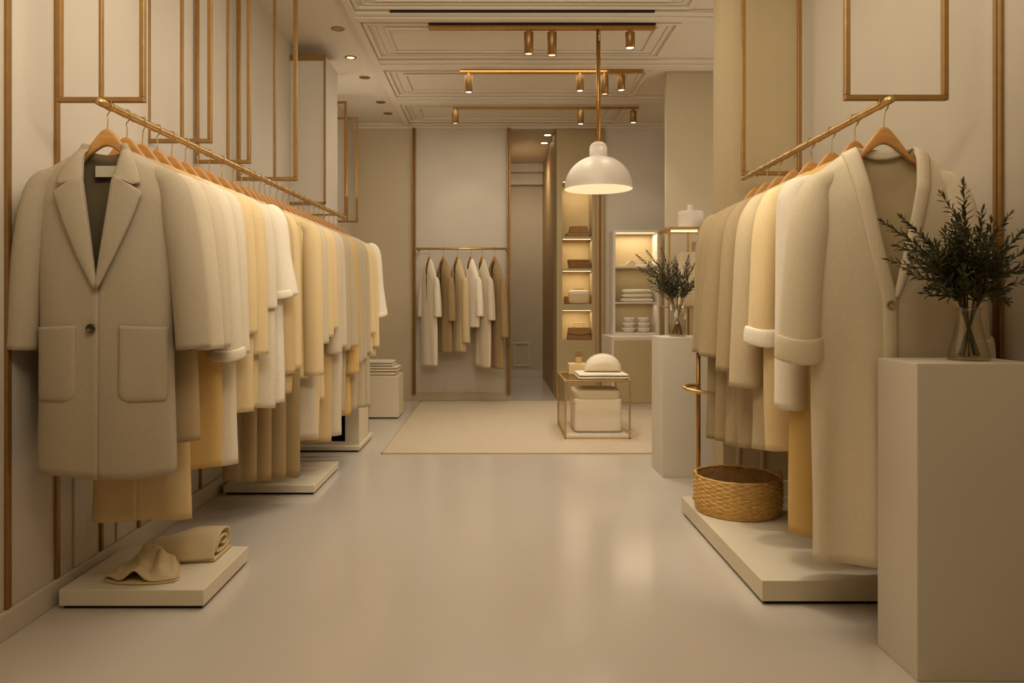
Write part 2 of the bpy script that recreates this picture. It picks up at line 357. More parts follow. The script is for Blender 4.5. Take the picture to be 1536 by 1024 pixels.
# ---------------------------------------------------------------- garments
def garment(name, label, cat, loc, mat, hem, sl=None, rz=0, ws=.215, tip=-.222, wh=.235, T=.036, so=.30, rn=.052, ry=.044,
            neck=.068, vz=-.24, seed=0, amp=.006, lining=None, group=None, band=None, bandmat=None, cuff=None, cuffmat=None,
            lapel=False, pockets=False, button=None, label_patch=False, off=0, short=False, band_w=.045, overlap=.012, slmat=None, vexp=.92, placket=False, zn=-.146):
    r = thing(name, label, cat, loc, rz, group)
    nk = neck; rnd = random.Random(seed * 13 + 5)
    ph1, ph2, k1, k2 = rnd.uniform(0, 6), rnd.uniform(0, 6), rnd.uniform(16, 26), rnd.uniform(34, 50)
    def w(v): return lerp(ws, wh, sst(0, .5, v)) + .006 * math.sin(v * 7 + ph1) * v
    def ztop(x):
        x = abs(x)
        if x <= nk: return zn - .012 * (1 - (x / nk) ** 2)
        t = (x - nk) / (ws - nk); return lerp(zn, tip, t ** 1.25)
    vV = (zn - vz) / (zn - hem)
    def xin(v):
        if v >= vV: return 0.0
        t = v / vV
        if vz > -.26: return nk * math.sqrt(max(0, 1 - t * t))
        return nk * (1 - t ** vexp)
    def Ty(v): return T * min(1, v / .10) ** .55 * (1 + .25 * v)
    def prof(q): return max(0.0, 1 - abs(q) ** 2.6) ** .55
    def fold(x, v, q, sgn):
        e = max(0, 1 - q ** 6)
        return e * amp * (sst(.12, .9, v)) * (math.sin(k1 * x + ph1 + 1.5 * v + sgn) + .5 * math.sin(k2 * x + ph2 - 2 * v)) + .003 * e * noise.noise(Vector((x * 9, v * 4, seed * 3.1 + sgn)))
    def hemz(x): return hem + .006 * math.sin(k1 * x * .7 + ph2)
    def surf(x, z):
        zt = ztop(min(abs(x), ws)); v = max(0, min(1, (zt - z) / (zt - hem))); q = min(1, abs(x) / w(v))
        return -Ty(v) * prof(q) + fold(x, v, q, 0)
    NS, NV = 14, 40
    mb = MB()
    for sg in (-1, 1):
        def ff(s, v, sg=sg):
            xi = xin(v); lap = 0
            if v >= vV: lap = -overlap if sg > 0 else overlap * .3
            x0 = sg * xi + (lap if v >= vV else 0); x = lerp(x0, sg * w(v), s)
            x_at0 = sg * lerp(nk, ws, s)
            zt = lerp(zn, ztop(x_at0), 1)
            z = lerp(zt, hemz(x), v)
            q = min(1, abs(x) / w(v))
            y = -Ty(v) * prof(q) + fold(x, v, q, 0)
            if sg < 0: y -= .005 * sst(vV * .6, vV, v) * (1 - s) ** 2
            if v == 0: y = 0
            return (x, y, z)
        mb.grid(ff, NS, NV)
    fr_ = [-lerp(nk, ws, 1 - i / NS) / ws for i in range(NS)] + [lerp(-nk, nk, i / 10) / ws for i in range(11)] + [lerp(nk, ws, (i + 1) / NS) / ws for i in range(NS)]
    NB = len(fr_) - 1
    def fb(u, v):
        q = fr_[int(round(u * NB))]; x = q * w(v); z = lerp(ztop(q * ws), hemz(x), v)
        y = Ty(v) * prof(q) + fold(x, v, abs(q), 1.7)
        if v == 0 and abs(q * ws) >= nk - 1e-6: y = 0
        elif v == 0: y = .012 * (1 - (q * ws / nk) ** 2)
        return (x, y, z)
    if lining:
        mb2 = MB().grid(fb, NB, NV); mb2.build('back_panel', lining, r, smooth=True, solid=.003)
    else: mb.grid(fb, NB, NV)
    mb.build('body', mat, r, smooth=True, weld=.0004, solid=.004)
    # sleeves
    if sl is not None:
        for sg in (-1, 1):
            end = so - rn
            zs = tip
            if short:
                cp = [(ws - .09, zs + .022), (ws - .03, zs - .012), (ws + .012, zs - .05), (lerp(ws, end, .6), lerp(zs, sl, .6)), (end, sl)]
                rad = [(.012, .006), (.036, ry * .6), (.056, ry * .9), (rn * 1.1, ry * 1.05), (rn * 1.25, ry * 1.15)]
            else:
                cp = [(ws - .10, zs + .026), (ws - .045, zs - .008), (ws - .006, zs - .046), (lerp(ws - .004, end, .35), zs - .15), (lerp(ws, end, .7), lerp(zs, sl, .6)), (end, sl)]
                rad = [(.008, .005), (.030, ry * .45), (.044, ry * .74), (rn, ry * .97), (rn, ry * 1.02), (rn, ry * 1.06)]
            path = spline([Vector((a, 0, b)) for a, b in cp], 8)
            rads = spline([Vector((a, b, 0)) for a, b in rad], 8)
            k = len(path); NU = 22
            phs = rnd.uniform(0, 6)
            def sf(u, v, sg=sg, path=path, rads=rads, k=k, phs=phs):
                i = int(round(v * (k - 1))); p = path[i]; t = (path[min(i + 1, k - 1)] - path[max(i - 1, 0)]).normalized()
                nrm = Vector((-t.z, 0, t.x)); a = 2 * PI * u
                wob = 1 + .05 * sst(.2, 1, v) * math.sin(3 * a + phs + 3 * v) + .05 * noise.noise(Vector((math.cos(a) * 1.2, math.sin(a) * 1.2 + sg * 5, v * 4 + seed)))
                q = p + nrm * (rads[i].x * math.cos(a) * wob) + Vector((0, rads[i].y * math.sin(a) * wob, 0))
                return (sg * q.x, q.y, q.z)
            so_ = MB().grid(sf, NU, k - 1, True).build('sleeve', slmat or mat, r, smooth=True, solid=.004)
            if cuff:
                p, t = path[-1], (path[-1] - path[-2]).normalized(); nrm = Vector((-t.z, 0, t.x))
                pr = [(.0, -.004), (.010, -.008), (.014, .0), (.014, cuff * .5), (.012, cuff * .92), (.006, cuff), (.0, cuff * .95)]
                def cf(u, v, sg=sg):
                    i = int(round(v * (len(pr) - 1))); e, h = pr[i]; a = 2 * PI * u
                    q = p - t * h + nrm * ((rn + e) * math.cos(a)) + Vector((0, (ry * 1.06 + e) * math.sin(a), 0))
                    q.z += .006 * math.sin(a * 2 + 1)
                    return (sg * q.x, q.y, q.z)
                MB().grid(cf, 28, len(pr) - 1, True).build('cuff', cuffmat or mat, so_, smooth=True, sub=1)
    # neckband: runs down both edges and round the back of the neck
    if band:
        mb = MB(); bw = band_w
        for sg in ((-1, 1) if placket else ()):
            def bf(s, t, sg=sg):
                long_ = placket and sg < 0
                v = t * (.995 if long_ else vV * 1.02); x0 = xin(v) if v < vV else (-.004 if placket else 0); z0 = lerp(zn, hem, v)
                bw_ = bw if (long_ or not placket) else bw * (1 - .6 * t ** 3)
                x = x0 + s * bw_ - .002; z = z0 + (0 if t > .08 else -.02 * s * (1 - t / .08))
                lift = .007 * math.sin(PI * min(1, max(0, s * .9 + .05))) + .003
                zq = min(z, ztop(min(x, ws)) )
                return (sg * x, surf(sg * x, zq) - lift - (.005 if sg < 0 else 0) * t * (1 - s), zq + .004 * (1 - t))
            mb.grid(bf, 6, 70 if placket else 40)
        def bb(s, t):
            x = lerp(-nk, nk, s); q = 1 - (x / nk) ** 2
            return (x, .012 * q - .004 + .006 * t, zn + .002 - .004 * q - t * .034 * (.1 + .9 * q))
        mb.grid(bb, 16, 3)
        mb.build('neckband', bandmat or mat, r, smooth=True, solid=.005)
    if lapel:
        def plate(nm, poly, lift, mirror, mat_, par=r):
            # poly: rows of (inner, outer) points in x,z
            mbp = MB()
            def pf(s, t):
                i = t * (len(poly) - 1); a = min(int(i), len(poly) - 2); fr2 = i - a
                (ax, az), (bx, bz) = poly[a]; (cx, cz), (dx, dz) = poly[a + 1]
                x = lerp(lerp(ax, cx, fr2), lerp(bx, dx, fr2), s); z = lerp(lerp(az, cz, fr2), lerp(bz, dz, fr2), s)
                sy = surf(x, min(z, ztop(min(abs(x), ws))))
                return (x * mirror, sy - lift * (.45 + .75 * math.sin(PI * min(1, .15 + .6 * s))), z)
            mbp.grid(pf, 10, (len(poly) - 1) * 6)
            return mbp.build(nm, mat_, par, smooth=True, solid=.006)
        for m_ in (-1, 1):
            plate('lapel', [((.050, -.232), (.108, -.268)), ((.045, -.26), (.139, -.290)), ((.030, -.36), (.105, -.385)), ((.014, -.47), (.058, -.49)), ((-.004, -.588), (.006, -.592))], .016, m_, mat)
            plate('collar', [((.050, -.128), (.070, -.126)), ((.058, -.165), (.092, -.165)), ((.056, -.2), (.118, -.212)), ((.050, -.232), (.133, -.258)), ((.049, -.238), (.112, -.264))], .015, m_, mat)
    if pockets:
        for m_ in (-1, 1):
            x0, x1, z0, z1 = .068, .208, -.948, -.712
            def pk(s, t, m_=m_):
                z = lerp(z1, z0, t); rr = .035
                dz = max(0, (z0 + rr) - z); ins = rr - math.sqrt(max(0, rr * rr - dz * dz))
                x = lerp(x0 + ins, x1 - ins * .3, s)
                e = min(1, min(s, 1 - s, (1 - t)) * 14)
                return (m_ * x, surf(x * m_, z) - .002 - .0045 * e - .003 * (1 - t), z + (.006 * (1 - s) * (1 - t)))
            MB().grid(pk, 16, 22).build('pocket', mat, r, smooth=True, solid=.003)
    if button:
        bx, bz, bm_ = button
        yb = surf(bx, bz) - .016
        MB().lathe([(0, .003), (.009, .002), (.0105, -.002), (.0135, -.003), (.015, 0), (.0145, .004), (.012, .006)], (bx, yb, bz), 24, 'y').build('button', bm_, r, smooth=True)
    if label_patch:
        MB().box(-.052, .016, T * .5, T * .5 + .002, -.226, -.190).build('neck_label', M['label'], r)
    return r

def zl(py, d, rz_): return wz(py, d) - rz_
# ---- the long rail ----  d, kind, fabric, sleeve-end y, hem y, right edge px of sleeve, right edge px of body, extra
ORD = ['first', 'second', 'third', 'fourth', 'fifth', 'sixth', 'seventh', 'eighth', 'ninth', 'tenth', 'eleventh', 'twelfth', 'thirteenth', 'fourteenth', 'fifteenth', 'sixteenth',
       'seventeenth', 'eighteenth', 'nineteenth', 'twentieth', 'twenty-first', 'twenty-second', 'twenty-third', 'twenty-fourth', 'twenty-fifth', 'twenty-sixth', 'twenty-seventh', 'twenty-eighth', 'twenty-ninth', 'thirtieth']
LONG = [
 (2.36, 'coat', 'greige', 523, 710, 306, 256),
 (2.475, 'coat', 'taupe_light', 524, 662, 334, 297),
 (2.575, 'dress', 'tan', 520, 777, 346, 283),
 (2.68, 'coat', 'mustard', 537, 700, 363, 331),
 (2.79, 'coat', 'cream', 530, 695, 374, 355),
 (2.90, 'jacket', 'yellow', 500, 615, 386, 381),
 (3.01, 'jacket', 'yellow', 531, 612, 400, 386),
 (3.12, 'jacket', 'cream', 463, 612, 414, 417),
 (3.25, 'tee', 'white', 445, 604, 442, 425),
 (3.37, 'dress', 'tan', 560, 591, 441, 438),
 (3.475, 'jacket', 'yellow', 552, 556, 450, 447),
 (3.56, 'trousers', 'taupe', None, 719, 0, 385),
 (3.635, 'trousers', 'taupe', None, 718, 0, 407),
 (3.71, 'trousers', 'taupe', None, 716, 0, 429),
 (3.785, 'trousers', 'taupe', None, 714, 0, 450),
 (3.865, 'coat', 'yellow', 562, 565, 470, 455),
 (3.965, 'coat', 'oat', 515, 655, 479, 474),
 (4.06, 'coat', 'yellow', 505, 660, 490, 478),
 (4.155, 'jacket', 'yellow', 493, 600, 506, 485),
 (4.25, 'dress', 'tan', 530, 661, 508, 498),
 (4.35, 'coat', 'oat', 520, 652, 516, 513),
 (4.45, 'coat', 'stone', 525, 640, 524, 512),
 (4.56, 'coat', 'stone', 520, 620, 536, 518),
 (4.67, 'dress', 'mustard', 560, 622, 527, 525),
 (4.78, 'coat', 'stone', 545, 616, 540, 536),
 (4.90, 'coat', 'stone', 540, 612, 548, 548),
 (5.02, 'coat', 'stone', 530, 610, 556, 560),
 (5.14, 'jacket', 'yellow', 500, 530, 563, 560),
 (5.26, 'jacket', 'yellow', 520, 532, 569, 566),
 (5.38, 'tee', 'white', 474, 520, 578, 560),
]
SLEEVE = {1: 'oat', 2: 'oat', 3: 'cream', 19: 'oat'}
DESC = {'greige': 'greige', 'oat': 'oat', 'tan': 'tan', 'cream': 'cream', 'yellow': 'butter yellow', 'white': 'ivory', 'taupe': 'taupe', 'stone': 'stone grey', 'mustard': 'honey yellow', 'taupe_light': 'light taupe'}
for i, (d, kind, fab, sy, hy, pxs, pxb) in enumerate(LONG):
    x = lrx(d); loc = (x, d, ZRL); hem = zl(hy, d, ZRL)
    if i == 0:
        short_ = 'greige single-button coat'
        lab = 'greige long coat with notched lapels and patch pockets at the rail front'
    elif i == len(LONG) - 1:
        short_ = 'last ivory top'
        lab = 'ivory short-sleeved top hanging last on the long rail, farthest from the camera'
    else:
        short_ = '%s %s hanging %s' % (DESC[fab], kind if kind != 'tee' else 'short-sleeved top', ORD[i])
        lab = '%s from the front of the long rail' % short_
        if kind == 'tee': lab = 'ivory short-sleeved top jutting out ninth from the front of the long rail'
    hanger('curved wooden hanger holding the %s on the long rail' % short_, loc, 0, ph=R.uniform(-.006, .004))
    name = {'coat': 'wool_coat', 'dress': 'long_dress', 'jacket': 'knit_jacket', 'tee': 'short_sleeved_top', 'trousers': 'wide_trousers'}[kind]
    cat = {'coat': 'coat', 'dress': 'dress', 'jacket': 'jacket', 'tee': 'top', 'trousers': 'trousers'}[kind]
    if kind == 'trousers':
        r = thing(name, lab, cat, loc)
        xr_ = wx(pxb, d) - x
        for s_ in (-1, 1):
            cx = xr_ - .055 - (.05 if s_ < 0 else 0)
            def tf(u, v, cx=cx, s_=s_):
                a = 2 * PI * u; z = lerp(-.175, hem, v); rx = lerp(.03, .052, sst(0, .3, v)); ry_ = lerp(.016, .036, sst(0, .4, v))
                c, s = math.cos(a), math.sin(a)
                x_ = lerp(0 + s_ * .03, cx, sst(0, .25, v))
                return (x_ + rx * math.copysign(abs(c) ** .7, c) * (1 + .03 * math.sin(5 * a + v * 3)), ry_ * math.copysign(abs(s) ** .8, s) + s_ * .004, z + .004 * math.sin(a * 2))
            MB().grid(tf, 22, 30, True).build('leg', FAB[fab], r, smooth=True, solid=.003)
        continue
    so = wx(pxs, d) - x; wh = max(.2, min(.28, wx(pxb, d) - x))
    if i == 2: wh = .17
    sl = zl(sy, d, ZRL)
    kw = dict(seed=i, wh=wh, so=max(so, .285), T=.034, ry=.043)
    if i == 0:
        garment(name, lab, cat, loc, FAB[fab], hem, sl, ws=.217, wh=.218, so=.325, rn=.05, ry=.05, T=.05, neck=.066, vz=-.588, seed=1, amp=.0035, lining=FAB['lining'],
                lapel=True, pockets=True, button=(-.016, -.715, M['button']), label_patch=True)
    elif kind == 'tee':
        garment(name, lab, cat, loc, FAB[fab], hem, sl, short=True, rn=.055, cuff=.03, **kw)
    else:
        garment(name, lab, cat, loc, FAB[fab], hem, sl, ws=.222, band=True, band_w=.03, cuff=.035 if i in (3,) else None, cuffmat=FAB['cream'],
                slmat=FAB[SLEEVE[i]] if i in SLEEVE else None, **kw)
# ---- the short rail ----
SHORT = [
 (2.36, 'cardigan', 'white', 540, 838, 1168, None),
 (2.56, 'coat', 'mustard', 612, 797, 1172, 'long honey coat with ivory sleeves'),
 (2.745, 'coat', 'yellow', 515, 675, 1122, 'butter yellow coat with turned-back ivory cuffs'),
 (2.93, 'coat', 'boucle2', 580, 670, 1096, 'sand boucle coat'),
 (3.11, 'coat', 'boucle', 556, 672, 1074, 'beige boucle coat'),
 (3.28, 'coat', 'boucle', 535, 666, 1050, 'beige boucle coat'),
 (3.44, 'coat', 'boucle', 530, 660, 1046, 'beige boucle coat'),
 (3.60, 'coat', 'boucle', 528, 655, 1040, 'beige boucle coat'),
]
SL = [None, 'long honey yellow coat with ivory sleeves behind the cardigan', 'butter yellow coat with turned-back ivory cuff on the short rail',
      'sand boucle coat next to the yellow coat on the short rail', 'beige boucle coat hanging fifth from the front of the short rail',
      'beige boucle coat hanging sixth from the front, its sleeve nearest the far pedestal',
      'beige boucle coat hanging second from the far end of the short rail', 'beige boucle coat hanging last at the far end of the short rail']
HL = ['ivory cardigan', 'honey yellow coat with ivory sleeves', 'butter yellow cuffed coat', 'sand boucle coat', 'fifth coat', 'sixth coat', 'second coat from the far end', 'last coat']
for i, (d, kind, fab, sy, hy, pxs, _) in enumerate(SHORT):
    x = rrx(d); loc = (x, d, ZRR); hem = zl(hy, d, ZRR); sl = zl(sy, d, ZRR)
    hanger('curved wooden hanger holding the %s on the short rail' % HL[i], loc, 0, ph=R.uniform(-.006, .004))
    so = x - wx(pxs, d)
    if i == 0:
        garment('cardigan', 'long ivory cardigan with deep neckline and rolled cuffs hanging over the plinth', 'cardigan', loc, FAB['knit'], hem, sl, ws=.225, tip=-.235, wh=.232, T=.055, so=.335, rn=.06, ry=.055,
                neck=.094, vz=-.615, vexp=1.25, placket=True, seed=31, amp=.022, band=True, band_w=.046, cuff=.075, button=(-.018, -.648, M['button_l']), lining=FAB['sand'])
    else:
        garment('wool_coat' if i < 3 else 'boucle_coat', SL[i], 'coat', loc, FAB[fab], hem, sl, ws=.222, wh=(.225, .225, .248, .235)[min(i, 3)], T=.052, so=max(so, .285) - (.012 if i == 1 else 0), rn=.05 if i == 1 else .062, ry=.060, seed=40 + i, amp=.008,
                band=True, band_w=.03, cuff=.06 if i == 2 else None, cuffmat=FAB['white'], slmat=FAB['white'] if i == 1 else None)
# ---- the back alcove rail ----
BD = 7.68; ZB = wz(373, BD)
BR0, BR1 = (wx(624, BD), BD, ZB), (wx(761, BD), BD, ZB)
rb = thing('garment_rail', 'straight brass rail across the back wall alcove', 'clothes rail', BR0)
MB().tube([BR0, BR1], .012, 14).build('bar', M['brassb'], rb, BR0, smooth=True)
MB().box(BR0[0], BR0[0] + .012, BD, YB, ZB - .008, ZB + .008).build('bracket', M['batten'], rb, BR0)
MB().box(BR1[0] - .012, BR1[0], BD, YB, ZB - .008, ZB + .008).build('bracket', M['batten'], rb, BR0)
BACK = [(644, 'cream', 475, 548, 'cream long coat, first garment from the corner in the back alcove'), (665, 'taupe', 481, 527, 'brown coat, second garment from the corner in the back alcove'),
        (686, 'sand', 513, 527, 'sand coat, third garment from the corner in the back alcove'), (706, 'white', 474, 490, 'short ivory top, the whitest garment in the back alcove'),
        (723, 'oat', 480, 549, 'oat dress between the ivory top and last coat in the alcove'), (742, 'taupe', 505, 551, 'brown long coat hanging last, by the brass post of the alcove')]
for i, (px, fab, sy, hy, lab) in enumerate(BACK):
    x = wx(px, BD); loc = (x, BD, ZB); rz = math.radians(-58)
    hanger('wooden hanger of the %s garment in the back alcove' % ORD[i], loc, rz, 1.7, .12)
    garment('long_coat' if i not in (3, 4) else ('cropped_top' if i == 3 else 'long_dress'), lab, 'coat' if i not in (3, 4) else ('top' if i == 3 else 'dress'), loc, FAB[fab], zl(hy, BD, ZB), zl(sy, BD, ZB), rz=rz, ws=.165, tip=-.31, wh=.165, zn=-.10, T=.034, so=.235, rn=.042, ry=.036,
            neck=.032, vz=-.22 if i in (3, 4) else -.6, seed=60 + i, amp=.008)

# ---------------------------------------------------------------- plinths and pedestals
def plinth(label, x0, x1, y0, y1, h, gap=.012):
    r = thing('display_plinth', label, 'plinth', ((x0 + x1) / 2, (y0 + y1) / 2, 0)); o = r.location
    MB().box(x0, x1, y0, y1, gap, h).build('slab', M['plinth'], r, o, bevel=.003)
    MB().box(x0 + .012, x1 - .012, y0 + .012, y1 - .012, 0, gap).build('recessed_base', M['dark'], r, o)
plinth('low square beige plinth carrying two tan cloths', -1.503, -1.005, 2.516, 2.97, .068)
plinth('low beige plinth under the taupe trousers', -1.5, -1.0, 4.024, 4.64, .052)
plinth('low beige plinth under the black-lined box', -1.5, -.97, 5.18, 5.74, .04)
plinth('long low beige plinth under the basket and cardigan', .925, 1.6, 2.555, 3.67, .085)
# black-lined box on the third plinth
bx = thing('open_display_box', 'pale open box with black inside on the third low plinth', 'box', (-1.2, 5.45, .04)); o = bx.location
MB().box(-1.42, -.985, 5.25, 5.65, .04, .06).box(-1.42, -1.40, 5.25, 5.65, .06, .40).box(-1.085, -.985, 5.25, 5.65, .06, .40).box(-1.42, -.985, 5.25, 5.65, .40, .42).box(-1.42, -.985, 5.63, 5.65, .06, .40).build('shell', M['plinth'], bx, o, bevel=.002)
MB().box(-1.399, -1.086, 5.61, 5.628, .061, .399).box(-1.399, -1.392, 5.27, 5.61, .061, .399).box(-1.093, -1.086, 5.27, 5.61, .061, .399).box(-1.392, -1.093, 5.27, 5.61, .061, .064).build('lining', M['black'], bx, o)
# block bench with folded towels
cb = MB().box(-1.5, -.895, 6.68, 7.05, .012, .388).build('block_bench', M['plinth'], None, (-1.2, 6.86, 0), bevel=.004)
tag(cb, 'beige block bench with folded towels at the back corner', 'bench')

def towel(name, label, cat, x0, x1, y0, y1, z0, h, mat, layers=2, grp=None, seed=0, bulge=.3):
    o = ((x0 + x1) / 2, (y0 + y1) / 2, z0)
    mb = MB(); lh = h / layers
    for k in range(layers):
        zc = z0 + lh * (k + .5)
        def f(u, v, zc=zc, k=k):
            a = 2 * PI * u; c, s = math.cos(a), math.sin(a)
            y = lerp(y0, y1, v); e = .6 + .4 * min(1, min(v, 1 - v) * 14)
            xm, hw = (x0 + x1) / 2, (x1 - x0) / 2 - .004 * ((k + seed) % 2)
            xx = xm + hw * math.copysign(abs(c) ** .28, c)
            zz = zc + lh * .5 * e * math.copysign(abs(s) ** .55, s) * (.98 + .1 * noise.noise(Vector((xx * 9, y * 9, seed + k))))
            return (xx, y + .004 * math.sin(xx * 30 + seed), zz)
        mb.grid(f, 32, 20, True)
        n = len(mb.v)
        mb.f.append(tuple(range(n - 32, n))); mb.f.append(tuple(range(n - 32 * 21, n - 32 * 20))[::-1])
    ob = mb.build(name, mat, None, o, smooth=True)
    return tag(ob, label, cat, grp)
for k, (xr, z, h) in enumerate(((-.925, .388, .035), (-.91, .424, .05), (-.955, .475, .045))):
    towel('folded_towel', ['thin cream folded towel at the bottom of the bench stack', 'thick cream folded towel in the middle of the bench stack', 'cream folded towel on top of the bench stack'][k], 'towel',
          -1.3, xr, 6.72, 7.0, z, h, FAB['cushion'], 2 if k else 1, 'folded towels on the bench', k)
# pedestals
pd = MB().box(1.168, 1.51, 2.037, 2.25, 0, .884).build('display_pedestal', M['ped'], None, (1.34, 2.14, 0), bevel=.003)
tag(pd, 'tall plain pedestal standing in front of the cardigan', 'pedestal')
pd = MB().box(1.0, 1.33, 4.425, 4.73, 0, .845).build('display_pedestal', M['ped'], None, (1.16, 4.57, 0), bevel=.003)
tag(pd, 'tall plain pedestal behind the boucle coats, holding the farther vase', 'pedestal')

# ---------------------------------------------------------------- vases and branches
def bouquet(c, z0, vase_prof, vlabel, tips, scale_leaf, leafm, stemm, neck_r, neck_h, blabel, grp, seed, foot=None):
    r = thing('glass_vase', vlabel, 'vase', (c[0], c[1], z0)); o = r.location
    MB().lathe(vase_prof, (0, 0, 0), 40).build('vessel', M['glass'], r, smooth=True)
    MB().lathe([(0, .001), (vase_prof[1][0] * .97, .001), (vase_prof[1][0] * .98, .006), (vase_prof[1][0] * .9, .010), (0, .010)], (0, 0, 0), 40).build('base', M['pane'], r, smooth=True)
    rd = random.Random(seed)
    for bi, (tx, ty, tz) in enumerate(tips):
        a = rd.uniform(0, 2 * PI); ang = math.atan2(ty, tx)
        b0 = Vector((c[0] - .028 * math.cos(ang) + rd.uniform(-.008, .008), c[1] - .028 * math.sin(ang), z0 + .014))
        b1 = Vector((c[0] + neck_r * .55 * math.cos(ang), c[1] + neck_r * .55 * math.sin(ang), z0 + neck_h))
        b3 = Vector((c[0] + tx, c[1] + ty, z0 + tz)); b2 = b1.lerp(b3, .5) + Vector((-tx * .10, -ty * .1, .02 + .12 * abs(tx)* .2))
        path = spline([b0, b1, b2, b3], 12)
        br = thing('leafy_branch', blabel, 'branch', b0, group=grp)
        ms = MB(); n = len(path)
        ms.tube(path, [lerp(.0032, .0011, i / (n - 1)) for i in range(n)], 6)
        ml = MB()
        def leaf(p, t, ln, roll, spread):
            t = t.normalized(); s_ = t.orthogonal().normalized(); q = t.cross(s_)
            side = s_ * math.cos(roll) + q * math.sin(roll)
            dr = (t * math.cos(spread) + side * math.sin(spread)).normalized(); wv = dr.cross(t); wv = wv.normalized() if wv.length > 1e-4 else s_
            up = dr.cross(wv); wd = ln * .13
            n0 = len(ml.v)
            P = [p, p + dr * ln * .35 + wv * wd - up * wd * .3, p + dr * ln * .7 + wv * wd * .85 - up * wd * .2, p + dr * ln + up * ln * .08, p + dr * ln * .7 - wv * wd * .85 - up * wd * .2, p + dr * ln * .35 - wv * wd - up * wd * .3, p + dr * ln * .5 + up * wd * .25]
            ml.v.extend(tuple(x) for x in P)
            ml.f.extend([(n0, n0 + 1, n0 + 6), (n0 + 1, n0 + 2, n0 + 6), (n0 + 2, n0 + 3, n0 + 6), (n0 + 3, n0 + 4, n0 + 6), (n0 + 4, n0 + 5, n0 + 6), (n0 + 5, n0, n0 + 6)])
        def leaves_along(pth, i0, ln0, step):
            roll = rd.uniform(0, 6)
            k = len(pth); L = sum((pth[i + 1] - pth[i]).length for i in range(k - 1))
            cnt = int(L / step)
            for j in range(cnt):
                f = j / max(1, cnt - 1)
                if f < i0: continue
                q = f * (k - 1); ii = min(int(q), k - 2); p = pth[ii].lerp(pth[ii + 1], q - ii); t = pth[ii + 1] - pth[ii]
                roll += 2.4 + rd.uniform(-.4, .4)
                leaf(p, t, ln0 * (1 - .45 * sst(.75, 1, f)) * rd.uniform(.8, 1.15), roll, rd.uniform(.5, .95) * (1 - .4 * sst(.9, 1, f)))
            leaf(pth[-1], pth[-1] - pth[-2], ln0 * .7, 0, .05)
        leaves_along(path, .44, scale_leaf, .0052)
        for k in range(4):               # side twigs
            q = rd.uniform(.42, .8); ii = int(q * (n - 2)); p = path[ii]; t = (path[ii + 1] - path[ii]).normalized()
            s_ = t.orthogonal().normalized(); w = rd.uniform(0, 6.28); s_ = s_ * math.cos(w) + t.cross(s_) * math.sin(w)
            L = rd.uniform(.07, .13)
            tw = spline([p, p + (t * .7 + s_ * .55) * L * .5, p + (t * .9 + s_ * .6) * L], 5)
            ms.tube(tw, .0011, 5); leaves_along(tw, .12, scale_leaf * .85, .0055)
        ms.build('stem', stemm, br, b0, smooth=True)
        ml.build('leaves', leafm, br, b0, recalc=False)
    return r
VD = 2.145; vc = (wx(1453, VD), VD)
s_ = F / VD
def tipsfrom(lst, cx, cy, sc): return [((px - cx) / sc, dy, (cy - py) / sc) for px, py, dy in lst]
T1 = tipsfrom([(1320, 332, -.02), (1368, 322, .05), (1442, 274, -.01), (1481, 312, .02), (1530, 340, -.03), (1420, 332, -.05), (1464, 318, .05), (1500, 365, .04), (1345, 385, -.08), (1385, 372, .03),
               (1404, 352, .06), (1450, 350, -.09), (1512, 395, -.08), (1515, 432, .02), (1384, 430, -.03), (1440, 372, .04), (1478, 385, -.06), (1425, 385, -.02)], 1453, 537, s_)
bouquet(vc, .884, [(.0, .002), (.054, .0), (.057, .008), (.052, .03), (.040, .075), (.032, .115), (.030, .14), (.034, .155), (.0325, .155), (.028, .14), (.030, .115), (.038, .075), (.050, .03), (.053, .012)],
        'clear flared glass vase of dark branches on the tall front pedestal', T1, .036, M['leaf'], M['stem'], .028, .14,
        'dark green leafy branch standing in the vase on the front pedestal', 'branches in the front vase', 11)
VD2 = 4.57; s2 = F / VD2
T2 = tipsfrom([(955, 383, -.03), (973, 376, .03), (993, 374, .0), (1018, 392, .05), (1030, 385, -.04), (1042, 396, .02), (1048, 412, -.03), (962, 400, .05), (983, 395, -.06), (1005, 398, .06), (1035, 425, .06), (972, 420, -.05),
               (1012, 415, -.08), (1000, 425, .02)], 1016, 503, s2)
bouquet((wx(1016, VD2), VD2), .845, [(.0, .002), (.050, .0), (.052, .006), (.052, .20), (.0505, .20), (.0505, .008)],
        'straight clear glass vase of grey-green branches on the far pedestal', T2, .034, M['leaf2'], M['stem2'], .045, .19,
        'grey-green leafy branch standing in the vase on the far pedestal', 'branches in the far vase', 23)

